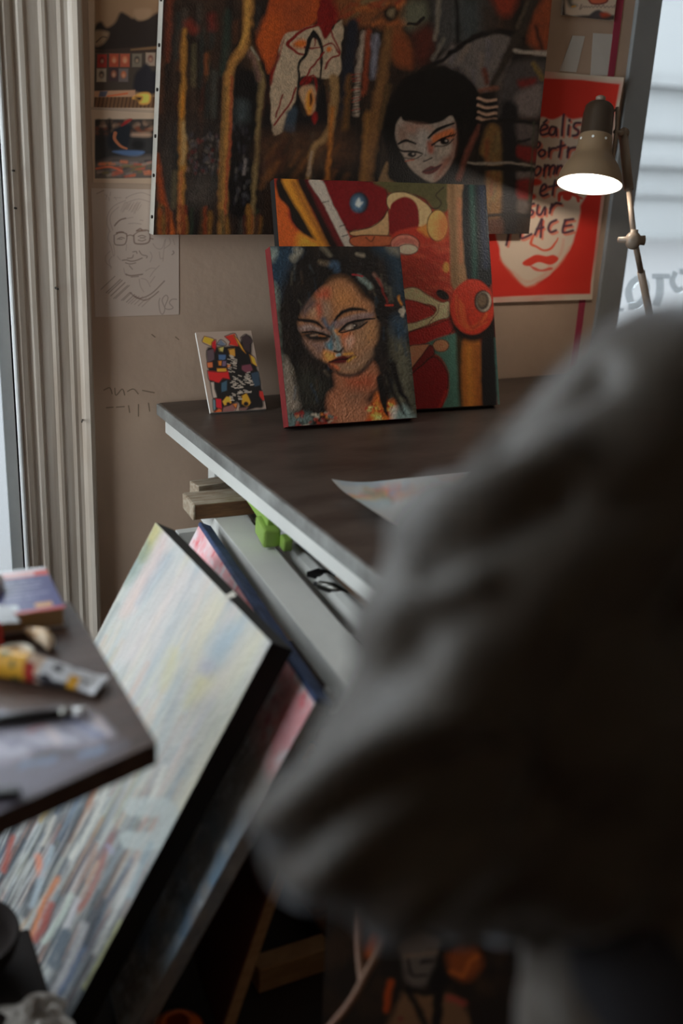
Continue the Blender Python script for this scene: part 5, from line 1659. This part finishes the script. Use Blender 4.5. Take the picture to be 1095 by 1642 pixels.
MB().lathe(e0+np.array((0, 0, .0192)), -ax2, [(.010, -.004), (.010, .002), (.0125, .004), (.0115, .022), (.001, .023)], 20).build('cap', 'tissue', tb, True)

# tape roll
c = onz(26, 1060, BZ)
tp = empty('tape_roll', c, 'small roll of clear tape lying flat on the side table', 'tape')
MB().lathe(c, (0, 0, 1), [(.0165, .0005), (.024, .0005), (.024, .0155), (.0165, .0155), (.0165, .0005)], 36).build('tape', 'tape', tp, True)
MB().lathe(c, (0, 0, 1), [(.0150, .0003), (.0165, .0003), (.0165, .016), (.0150, .016), (.0150, .0003)], 36).build('core', 'shell', tp, True)
# shell
c = onz(74, 1046, BZ)
b = MB()
ppts = [c+np.array((.004, -.004, .006)), c+np.array((.006, .010, .011)), c+np.array((.001, .024, .014)), c+np.array((-.006, .036, .013)), c+np.array((-.011, .050, .010))]
b.tube(ppts, [.004, .0095, .011, .010, .006], 14)
sh_ = empty('sea_shell', c, 'curved tan and white shell with frilled end beside the paperback', 'shell')
b.build('whorl', 'shell', sh_, True)
for i in range(5):
    a = -0.9+i*.45
    q = ppts[-1]
    MB().tube([q, q+np.array((math.sin(a)*.013, .011, .004*math.cos(a*2)))], [.0042, .0014], 8).build('frill', 'shell', sh_, True)
# red and white carton + tissue at the frame edge
c = onz(-4, 1046, BZ)
cb = empty('small_carton', c, 'small red and white carton with open flap on the side table', 'carton')
MB().obox(c+np.array((-.034, .040, .021)), (1, 0, 0), (0, 1, 0), (0, 0, 1), .085, .080, .042, .001).build('box', 'redbox', cb)
MB().prism([c+np.array((.004, .002, .042)), c+np.array((.034, .008, .036)), c+np.array((.030, .055, .038)), c+np.array((.004, .076, .042))], (0, 0, .0012)).build('flap', 'label', cb)
c = onz(-12, 985, BZ+.0)
b = MB()
b.ell(c+np.array((-.02, .03, .036)), .040, .040, .036, 26, 16)
vv = np.array(b.v)
nn = vnoise(vv[:, 0]*60, vv[:, 2]*60+vv[:, 1]*40, 5)
vv = c+np.array((-.02, .03, .036))+(vv-c-np.array((-.02, .03, .036)))*(.75+.5*nn)[:, None]
vv[:, 2] = np.maximum(vv[:, 2], BZ+.0005)
b.v = [tuple(q) for q in vv]
tag(b.build('crumpled_tissue', 'tissue', None, True), 'crumpled white tissue next to the paperback', 'tissue')
# brush and knife handles
h0, h1 = onz(-40, 1168, BZ), onz(96, 1153, BZ)
zz = np.array((0, 0, .0075))
bsh = empty('paint_brush', (h0+h1)/2, 'thick dark handled brush lying across wet paint on side table', 'brush')
MB().tube([h0+zz, h0+(h1-h0)*.5+zz, h1+zz], [.0070, .0078, .0066], 12).build('handle', 'black', bsh, True)
MB().tube([h1+zz, h1+(h1-h0)*.16+zz], [.0068, .0060], 12).build('ferrule', 'staple', bsh, True)
MB().tube([h1+(h1-h0)*.15+zz, h1+(h1-h0)*.33+zz*.8], [.0060, .0070], 12).build('bristles', 'tissue', bsh, True)
h0, h1 = onz(-40, 1283, BZ), onz(34, 1277, BZ)
kn = empty('palette_knife', (h0+h1)/2, 'short dark handled palette knife at the near edge of side table', 'knife')
zz = np.array((0, 0, .006))
MB().beam(h1+zz, h0+zz, .013, .010, .003).build('handle', 'black', kn)
MB().beam(h0+zz, h0+(h0-h1)*1.2+zz*.6, .012, .0012).build('blade', 'staple', kn)

# ------------------------------------------------------------------ low things near the floor
# low dark box with a bowl and a rag on it, at the foot of the pale canvas
bx = empty('low_bench', (.0, 1.26, 0), 'low dark wooden bench standing in front of the pale canvas', 'bench')
MB().box((-.24, 1.04, .195), (.228, 1.42, .220), .005).build('top', 'stool', bx)
for x in (-.20, .165):
    for y in (1.08, 1.37):
        MB().box((x-.015, y-.015, 0), (x+.015, y+.015, .195), .003).build('leg', 'stool', bx)
MB().box((-.20, 1.365, .15), (.165, 1.375, .195)).build('rail', 'stool', bx)
c = onz(-58, 1560, .22)
bo = empty('dark_bowl', c, 'dark glazed bowl on the low dark bench', 'bowl')
MB().lathe(c, (0, 0, 1), [(.001, 0), (.040, .0005), (.062, .016), (.080, .042), (.086, .066), (.084, .072), (.079, .070), (.070, .044), (.040, .018), (.001, .014)], 40).build('body', 'stool', bo, True)
# crumpled grey rag
c = onz(58, 1632, .22)
b = MB()
nu_, nv_ = 60, 60
uu, vv = np.meshgrid(np.linspace(-1, 1, nu_), np.linspace(-1, 1, nv_))
rr = np.sqrt(uu**2+vv**2)
hh = np.clip(1-rr*.9, 0, 1)*.016+.020*np.abs(np.sin(uu*5+3*vnoise(uu*2+5, vv*2, 2)*3)*np.cos(vv*4+uu*2))*np.clip(1.15-rr, 0, 1)+.0015
xx = c[0]+uu*.036*(1+.25*vnoise(uu*2, vv*2, 8))+.005*np.sin(vv*6)
yy = c[1]+vv*.036*(1+.25*vnoise(uu*2+9, vv*2, 4))+.004*np.sin(uu*5)
b.add(np.stack([xx.ravel(), yy.ravel(), .2202+hh.ravel()], -1), [(j*nu_+i, j*nu_+i+1, (j+1)*nu_+i+1, (j+1)*nu_+i) for j in range(nv_-1) for i in range(nu_-1)])
tag(b.build('crumpled_rag', 'rag', None, True), 'crumpled pale grey rag on the low dark bench', 'rag')
# orange pot
c = onz(285, 1700, .0)
pt = empty('orange_pot', c, 'rounded orange glazed pot on the floor below the plastered canvas', 'pot')
MB().lathe(c, (0, 0, 1), [(.001, 0), (.028, .001), (.044, .020), (.048, .042), (.042, .066), (.026, .080), (.022, .083), (.019, .080), (.024, .074), (.030, .06), (.001, .02)], 36).build('bowl', 'orange', pt, True)
# pine cross bar of a pallet, slatted crate with spotted lining
b = MB()
pl = empty('pallet', (1.05, 1.80, 0), 'low pine pallet with crossbars under the table', 'pallet')
for y in (1.365, 1.66, 1.95):
    MB().box((.60 if y < 1.4 else .86, y-.02, .0), (1.75, y+.02, .052), .003).build('crossbar', 'tan', pl)
for x in (.74, 1.00, 1.25, 1.50):
    MB().box((x, 1.345, .0525), (x+.13, 2.00, .066), .002).build('slat', 'woodr', pl)
MB().tube([(.80, 1.344, .026), (.80, 1.3462, .026)], .008, 12).build('nail_hole', 'black', pl)
cr_ = empty('storage_crate', (.92, 1.6, .067), 'dark slatted storage crate with spotted cloth lining on pallet', 'crate')
cx0, cx1, cy0, cy1, cz = .76, 1.08, 1.445, 1.74, .067
MB().box((cx0+.012, cy0+.012, cz), (cx1-.012, cy1-.012, cz+.012)).build('bottom', 'crate', cr_)
for k_ in range(13):
    x = cx0+.006+k_*(cx1-cx0-.03)/12
    MB().box((x, cy0, cz), (x+.016, cy0+.008, cz+.062)).build('slat', 'crater', cr_)
    MB().box((x, cy1-.008, cz), (x+.016, cy1, cz+.062)).build('slat', 'crater', cr_)
for k_ in range(11):
    y = cy0+.01+k_*(cy1-cy0-.04)/10
    MB().box((cx0, y, cz), (cx0+.008, y+.016, cz+.062)).build('slat', 'crater', cr_)
    MB().box((cx1-.008, y, cz), (cx1, y+.016, cz+.062)).build('slat', 'crater', cr_)
for z in (cz+.004, cz+.060):
    MB().box((cx0-.004, cy0-.004, z), (cx1+.004, cy0+.002, z+.008)).box((cx0-.004, cy1-.002, z), (cx1+.004, cy1+.004, z+.008)).box((cx0-.004, cy0, z), (cx0+.002, cy1, z+.008)).box((cx1-.002, cy0, z), (cx1+.004, cy1, z+.008)).build('rim', 'crater', cr_)
ln = MB().box((cx0+.012, cy0+.012, cz+.0125), (cx1-.012, cy1-.012, cz+.052), .01).build('cloth_lining', 'black', cr_)
for i in range(6):
    for j in range(5):
        x, y = cx0+.04+i*.044+(j % 2)*.02, cy0+.04+j*.046
        MB().tube([(x, y, cz+.0515), (x, y, cz+.0532)], .004, 8).build('spot', 'label', ln)

# dark figure painting standing low beside the table
P0, P1 = np.array((.60, 1.10, 0.0)), np.array((.92, .94, 0.0))
e = (P1-P0)/np.linalg.norm(P1-P0)
nh = np.array((-e[1], e[0], 0))
upv = np.array((0, 0, math.cos(D(26))))+nh*math.sin(D(26))
nb = nh*math.cos(D(26))-np.array((0, 0, math.sin(D(26))))
w_, h_ = .34, .36
sh0 = np.array((0, 0, .02*math.sin(D(26))))
P0 = P0+sh0
r, p = canvas('figure_canvas', 'dark canvas of grey faced figure in tan coat leaning low near table leg', 'painting', P0, P0+e*w_, P0+e*w_+upv*h_, P0+upv*h_, .02, nb, 170, 180, (30, 22, 17), 'canvasd')
p.crop(540, 1480, .25571)
p.wob = 3
p.streak((58, 38, 24), 12, 8, .5, .8, .7, 71)
p.poly([(300, 660), (360, 560), (420, 430), (480, 420), (580, 440), (680, 440), (780, 500), (800, 700), (280, 700)], (112, 78, 52), soft=5)
p.poly([(400, 130), (520, 60), (650, 110), (640, 200), (600, 290), (570, 380), (500, 400), (440, 360), (410, 240)], (92, 80, 72), soft=5)
p.poly([(640, 150), (700, 130), (690, 300), (720, 380), (600, 430), (570, 380), (620, 260)], (20, 15, 12), soft=5)
p.stroke([(440, 200), (460, 300), (480, 330), (560, 325)], 5, (26, 18, 15), soft=2)
p.stroke([(530, 245), (600, 235)], 6, (22, 16, 14), soft=2)
p.stroke([(430, 210), (520, 200), (620, 180)], 5, (116, 96, 80), soft=3)
p.stroke([(440, 420), (500, 520), (560, 650)], 11, (24, 17, 13), soft=3)
p.stroke([(640, 430), (625, 650)], 17, (24, 17, 13), soft=3)
p.stroke([(450, 420), (560, 440), (640, 420)], 10, (20, 14, 12), soft=3)
p.poly([(700, 190), (860, 160), (910, 250), (860, 340), (800, 360), (720, 320)], (132, 62, 24), soft=8)
p.stroke([(720, 300), (790, 330), (830, 250), (880, 210)], 6, (176, 88, 34), soft=4)
p.stroke([(335, 370), (320, 450), (310, 540)], 9, (170, 66, 20), soft=4)
p.stroke([(235, 90), (205, 190)], 14, (170, 80, 26), soft=5)
p.ell(400, 600, 14, 16, (112, 26, 34), soft=3)
p.stroke([(700, 470), (790, 500)], 9, (150, 60, 48), soft=5)
p.build('painted_face', 'art', r, 1.6)
# pale bent strip in front of it
q0 = [pd(515, 1665, 1.50), pd(560, 1610, 1.52), pd(588, 1560, 1.54), pd(608, 1520, 1.56), pd(625, 1470, 1.58), pd(640, 1400, 1.60)]
b = MB()
b.tube(cr(np.array(q0), False, 5), .0085, 10)
q1 = [pd(581, 1575, 1.56), pd(577, 1540, 1.58), pd(574, 1490, 1.60), pd(574, 1400, 1.62)]
hp = empty('chair_frame', (q0[0][0], q0[0][1], 0), 'pale bent wooden chair frame with upright rod by figure canvas', 'chair frame')
low_ = np.array(q0[0])
foot = low_+(low_-np.array(q0[1]))*3.0
foot = low_+(foot-low_)*min(1.0, low_[2]/max(1e-3, low_[2]-foot[2]))
MB().tube(cr(np.array([foot]+q0), False, 5), .0055, 10).build('bent_rail', 'hoop', hp, True)
MB().tube(cr(np.array(q1), False, 4), .0065, 10).build('upright', 'hoop', hp, True)
qa, qb = np.array(q0[-1]), np.array(q1[-1])
MB().tube([qa, (qa+qb)/2+np.array((0, 0, .012)), qb], .0075, 10).build('top_rail', 'hoop', hp, True)
# ------------------------------------------------------------------ the person in the foreground


def capsule(b, p, r0, q, r1, n=18):
    p, q = np.array(p, float), np.array(q, float)
    d = q-p
    L = np.linalg.norm(d)
    d = d/L
    pts, rad = [], []
    for k in range(5):
        a = math.pi/2*k/5
        pts.append(p-d*r0*math.cos(a))
        rad.append(max(r0*math.sin(a), r0*.05))
    pts += [p, q]
    rad += [r0, r1]
    for k in range(4, -1, -1):
        a = math.pi/2*k/5
        pts.append(q+d*r1*math.cos(a))
        rad.append(max(r1*math.sin(a), r1*.05))
    b.tube(pts, rad, n)


def fuse(b, name, material, parent, voxel, smooth, fn=None):
    me = bpy.data.meshes.new(name)
    me.from_pydata(b.v, [], b.f)
    o = bpy.data.objects.new(name, me)
    COL.objects.link(o)
    m1 = o.modifiers.new('r', 'REMESH')
    m1.mode = 'VOXEL'
    m1.voxel_size = voxel
    m2 = o.modifiers.new('s', 'SMOOTH')
    m2.iterations = smooth
    m2.factor = .5
    dg = bpy.context.evaluated_depsgraph_get()
    m_ = bpy.data.meshes.new_from_object(o.evaluated_get(dg))
    o.modifiers.clear()
    n = len(m_.vertices)
    co = np.zeros(n*3)
    m_.vertices.foreach_get('co', co)
    no = np.zeros(n*3)
    m_.vertices.foreach_get('normal', no)
    co, no = co.reshape(-1, 3), no.reshape(-1, 3)
    if fn is not None: co = fn(co, no)
    co = co-np.array(world_of(parent))
    m_.vertices.foreach_set('co', co.ravel())
    m_.polygons.foreach_set('use_smooth', [True]*len(m_.polygons))
    m_.materials.clear()
    m_.materials.append(M[material])
    m_.name = name
    o.data = m_
    bpy.data.meshes.remove(me)
    o.parent = parent
    return o


hipc = np.array((.600, .445, .0))
pr = empty('person', hipc, 'person in loose dark shirt seen from behind with bent elbow', 'person')
S_L, S_R = pd(1070, 662, .75), np.array((.86, .60, 1.255))
E_L = pd(598, 1316, .68)
WR_L = np.array((.485, .600, .915))
nk = (S_L+S_R)/2+np.array((.0, -.01, .075))
hd = nk+np.array((.025, .05, .17))
hL, hR = np.array((.545, .455, .86)), np.array((.70, .425, .86))
chest = (S_L+S_R)/2+np.array((-.01, -.02, -.10))
waist = np.array((.62, .455, 1.0))
fwd = np.cross(S_R-S_L, (0, 0, 1.0))
fwd = -fwd/np.linalg.norm(fwd)
if fwd[1] < 0: fwd = -fwd
E_R, WR_R = S_R+np.array((.06, .02, -.27)), S_R+np.array((.0, .24, -.30))
# body
b = MB()
capsule(b, S_L, .050, E_L, .040)
capsule(b, E_L, .040, WR_L, .027)
capsule(b, S_R, .050, E_R, .040)
capsule(b, E_R, .040, WR_R, .027)
capsule(b, S_L, .055, nk+np.array((0, 0, -.04)), .058)
capsule(b, S_R, .055, nk+np.array((0, 0, -.04)), .058)
capsule(b, chest+(S_L-S_R)*.2, .10, hL, .085)
capsule(b, chest+(S_R-S_L)*.2, .10, hR, .085)
capsule(b, chest, .11, waist, .11)
capsule(b, nk+np.array((0, 0, -.03)), .056, nk+np.array((.008, .018, .06)), .050)
for hp_, kx in ((hL, -.01), (hR, .02)):
    kn_ = np.array((hp_[0]+kx, hp_[1]+.03, .46))
    an = np.array((hp_[0]+kx, hp_[1]-.01, .08))
    capsule(b, hp_, .080, kn_, .055)
    capsule(b, kn_, .054, an, .036)
    capsule(b, an+np.array((0, -.02, -.035)), .036, an+np.array((.01, .13, -.045)), .032)
up3 = np.array((0, 0, 1.0))
sd3 = np.cross(fwd, up3)
fw3 = fwd
b.ell(hd+up3*.02, .072, .092, .098, 28, 18, sd3, fw3, up3)
b.ell(hd-up3*.055+fw3*.030, .054, .058, .060, 24, 14, sd3, fw3, up3)
capsule(b, hd+fw3*.088+up3*.010, .010, hd+fw3*.108-up3*.022, .013)
for s in (-1, 1):
    b.ell(hd+sd3*s*.074-up3*.005-fw3*.005, .010, .018, .030, 14, 10, sd3, fw3, up3)


def hand(b, wr, dirn, palm_n):
    d = dirn/np.linalg.norm(dirn)
    n_ = palm_n-d*(palm_n @ d)
    n_ /= np.linalg.norm(n_)
    sdv = np.cross(d, n_)
    b.ell(wr+d*.050, .048, .040, .017, 20, 12, d, sdv, n_)
    for i, (o_, L) in enumerate(((-.030, .062), (-.010, .072), (.010, .068), (.029, .052))):
        k0 = wr+d*.085+sdv*o_
        k1 = k0+d*L*.45+n_*.010
        k2 = k1+d*L*.30+n_*.020
        k3 = k2+d*L*.10+n_*.022
        capsule(b, k0-d*.02, .0092, k1, .0084, 10)
        capsule(b, k1, .0084, k2, .0078, 10)
        capsule(b, k2, .0078, k3, .0070, 10)
    t0 = wr+d*.028-sdv*.034
    t1 = t0+d*.030-sdv*.022+n_*.008
    t2 = t1+d*.026-sdv*.004+n_*.012
    capsule(b, t0, .0120, t1, .0098, 10)
    capsule(b, t1, .0098, t2, .0082, 10)


hand(b, WR_L, WR_L-E_L, np.array((0, .2, -1.0)))
hand(b, WR_R, WR_R-E_R, np.array((-.2, .0, -1.0)))
fuse(b, 'body', 'skin', pr, .0062, 5)
# eyes, brows, lips on the (turned away) face
for s in (-1, 1):
    ec = hd+sd3*s*.032+fw3*.083+up3*.012
    b = MB().ell(ec, .014, .009, .009, 16, 10, sd3, fw3, up3)
    ey_ = b.build('eye', 'eyew', pr, True)
    MB().ell(ec+fw3*.006, .006, .005, .006, 12, 8, sd3, fw3, up3).build('iris', 'eyed', ey_, True)
    MB().tube([ec+up3*.018-sd3*.016+fw3*.004, ec+up3*.022+fw3*.008, ec+up3*.018+sd3*.016+fw3*.004], [.003, .004, .003], 8).build('eyebrow', 'hair', pr, True)
lc = hd+fw3*.088-up3*.052
MB().tube([lc-sd3*.022-fw3*.006, lc-sd3*.008+fw3*.001, lc+sd3*.008+fw3*.001, lc+sd3*.022-fw3*.006], [.003, .0062, .0062, .003], 8).build('lips', 'lip', pr, True)
# hair
b = MB()
b.ell(hd+up3*.034-fw3*.014, .082, .098, .098, 30, 20, sd3, fw3, up3)
b.ell(hd-up3*.030-fw3*.046, .070, .052, .070, 24, 16, sd3, fw3, up3)


def hairfn(co, no):
    fr_ = (co-hd) @ fw3
    up_v = (co-hd) @ up3
    push = np.where((fr_ > .045) & (up_v < .045), -.03, 0)
    nn = (vnoise(co[:, 0]*90, co[:, 1]*90+co[:, 2]*25, 3)-.5)*.008
    return co+no*(push+nn)[:, None]


fuse(b, 'hair', 'hair', pr, .007, 3, hairfn)

# loose shirt
b = MB()
A0 = pd(1028, 694, .745)
A1 = pd(806, 968, .71)
capsule(b, S_L, .082, A0, .080)
capsule(b, A0, .080, A1, .083)
capsule(b, A1, .083, E_L, .066)
capsule(b, E_L, .066, pd(700, 1350, .74), .066)
capsule(b, A1, .080, pd(1010, 1220, .76), .085)
capsule(b, pd(700, 1300, .73), .060, pd(960, 1320, .77), .080)
capsule(b, pd(700, 1350, .74), .066, pd(810, 1372, .84), .060)
capsule(b, S_L, .082, nk+np.array((0, 0, -.075)), .070)
capsule(b, S_R, .080, nk+np.array((0, 0, -.075)), .070)
capsule(b, S_R, .080, E_R, .066)
capsule(b, E_R, .066, E_R+(WR_R-E_R)*.75, .052)
capsule(b, chest+(S_L-S_R)*.22, .125, np.array((.545, .455, .80)), .110)
capsule(b, chest+(S_R-S_L)*.22, .125, np.array((.70, .425, .80)), .110)
capsule(b, chest, .13, np.array((.62, .44, .80)), .125)
armax = (E_L-S_L)/np.linalg.norm(E_L-S_L)


def folds(co, no):
    # long soft folds: across the sleeve from the elbow, and hanging down the back
    s_ = (co-S_L) @ armax
    arm = np.clip(1-np.linalg.norm(co-(S_L+np.clip(s_, 0, .40)[:, None]*armax), axis=1)/.16, 0, 1)
    arm = np.clip(arm*2.5, 0, 1)
    px, py = projpts(co)
    wv = vnoise(co[:, 0]*9, co[:, 2]*9+co[:, 1]*5, 2)
    f1 = np.sin((px*.75+py*1.0)/46.0+wv*5.0)
    f1 = np.sign(f1)*np.abs(f1)**.8
    el = np.clip(1-np.linalg.norm(co-E_L, axis=1)/.22, 0, 1)
    shd_ = np.clip(1-np.linalg.norm(co-pd(860, 760, .72), axis=1)/.16, 0, 1)
    f2 = np.sin((px*.55+py*.85)/28.0+wv*4)
    d = arm*(el*.005*f1+shd_*.005*f2+.004*f1)
    f3 = np.sin(co[:, 0]*70+vnoise(co[:, 0]*6, co[:, 2]*4, 5)*6)
    d = d+(1-arm)*.006*f3
    d = d+(fbm(co[:, 0]*14+co[:, 1]*9, co[:, 2]*14, 6)-.5)*.014
    # the strongest creases, placed where the photograph shows them
    face = ((co-CAM)*no).sum(1) < 0

    def crease(pts, w, amp):
        q = cr(np.array(pts, float), False, 5)
        dd = np.full(len(px), 1e9)
        for a_, b_ in zip(q[:-1], q[1:]):
            e_ = b_-a_
            t_ = np.clip(((px-a_[0])*e_[0]+(py-a_[1])*e_[1])/(e_ @ e_+1e-9), 0, 1)
            dd = np.minimum(dd, np.hypot(px-a_[0]-t_*e_[0], py-a_[1]-t_*e_[1]))
        return amp*np.exp(-(dd/w)**2)*face
    d = d+crease([(960, 600), (870, 650), (800, 700), (740, 740)], 30, -.016)
    d = d+crease([(900, 720), (810, 765), (700, 800), (640, 840)], 38, .013)
    d = d+crease([(900, 800), (800, 850), (690, 900)], 34, -.014)
    d = d+crease([(440, 1310), (520, 1235), (620, 1180), (720, 1150)], 36, .012)
    d = d+crease([(470, 1370), (560, 1300), (680, 1240), (780, 1215)], 34, -.016)
    d = d+crease([(480, 1180), (560, 1100), (660, 1040)], 34, -.012)
    d = d+crease([(560, 1010), (660, 960), (760, 930)], 34, .012)
    return co+no*d[:, None]


fuse(b, 'shirt', 'shirt', pr, .0075, 5, folds)
# trousers and shoes
b = MB()
capsule(b, hL+np.array((0, 0, .02)), .098, hR+np.array((0, 0, .02)), .098)
for hp_, kx in ((hL, -.01), (hR, .02)):
    kn_ = np.array((hp_[0]+kx, hp_[1]+.03, .46))
    an = np.array((hp_[0]+kx, hp_[1]-.01, .10))
    capsule(b, hp_, .095, kn_, .073)
    capsule(b, kn_, .073, an, .060)
fuse(b, 'trousers', 'trousers', pr, .010, 4)
for hp_, kx in ((hL, -.01), (hR, .02)):
    an = np.array((hp_[0]+kx, hp_[1]-.01, .08))
    b = MB()
    capsule(b, an+np.array((0, -.03, -.030)), .047, an+np.array((.012, .150, -.040)), .040)

    def flat(co, no):
        co = co.copy()
        co[:, 2] = np.maximum(co[:, 2], .001)
        return co
    fuse(b, 'shoe', 'shoe', pr, .007, 3, flat)
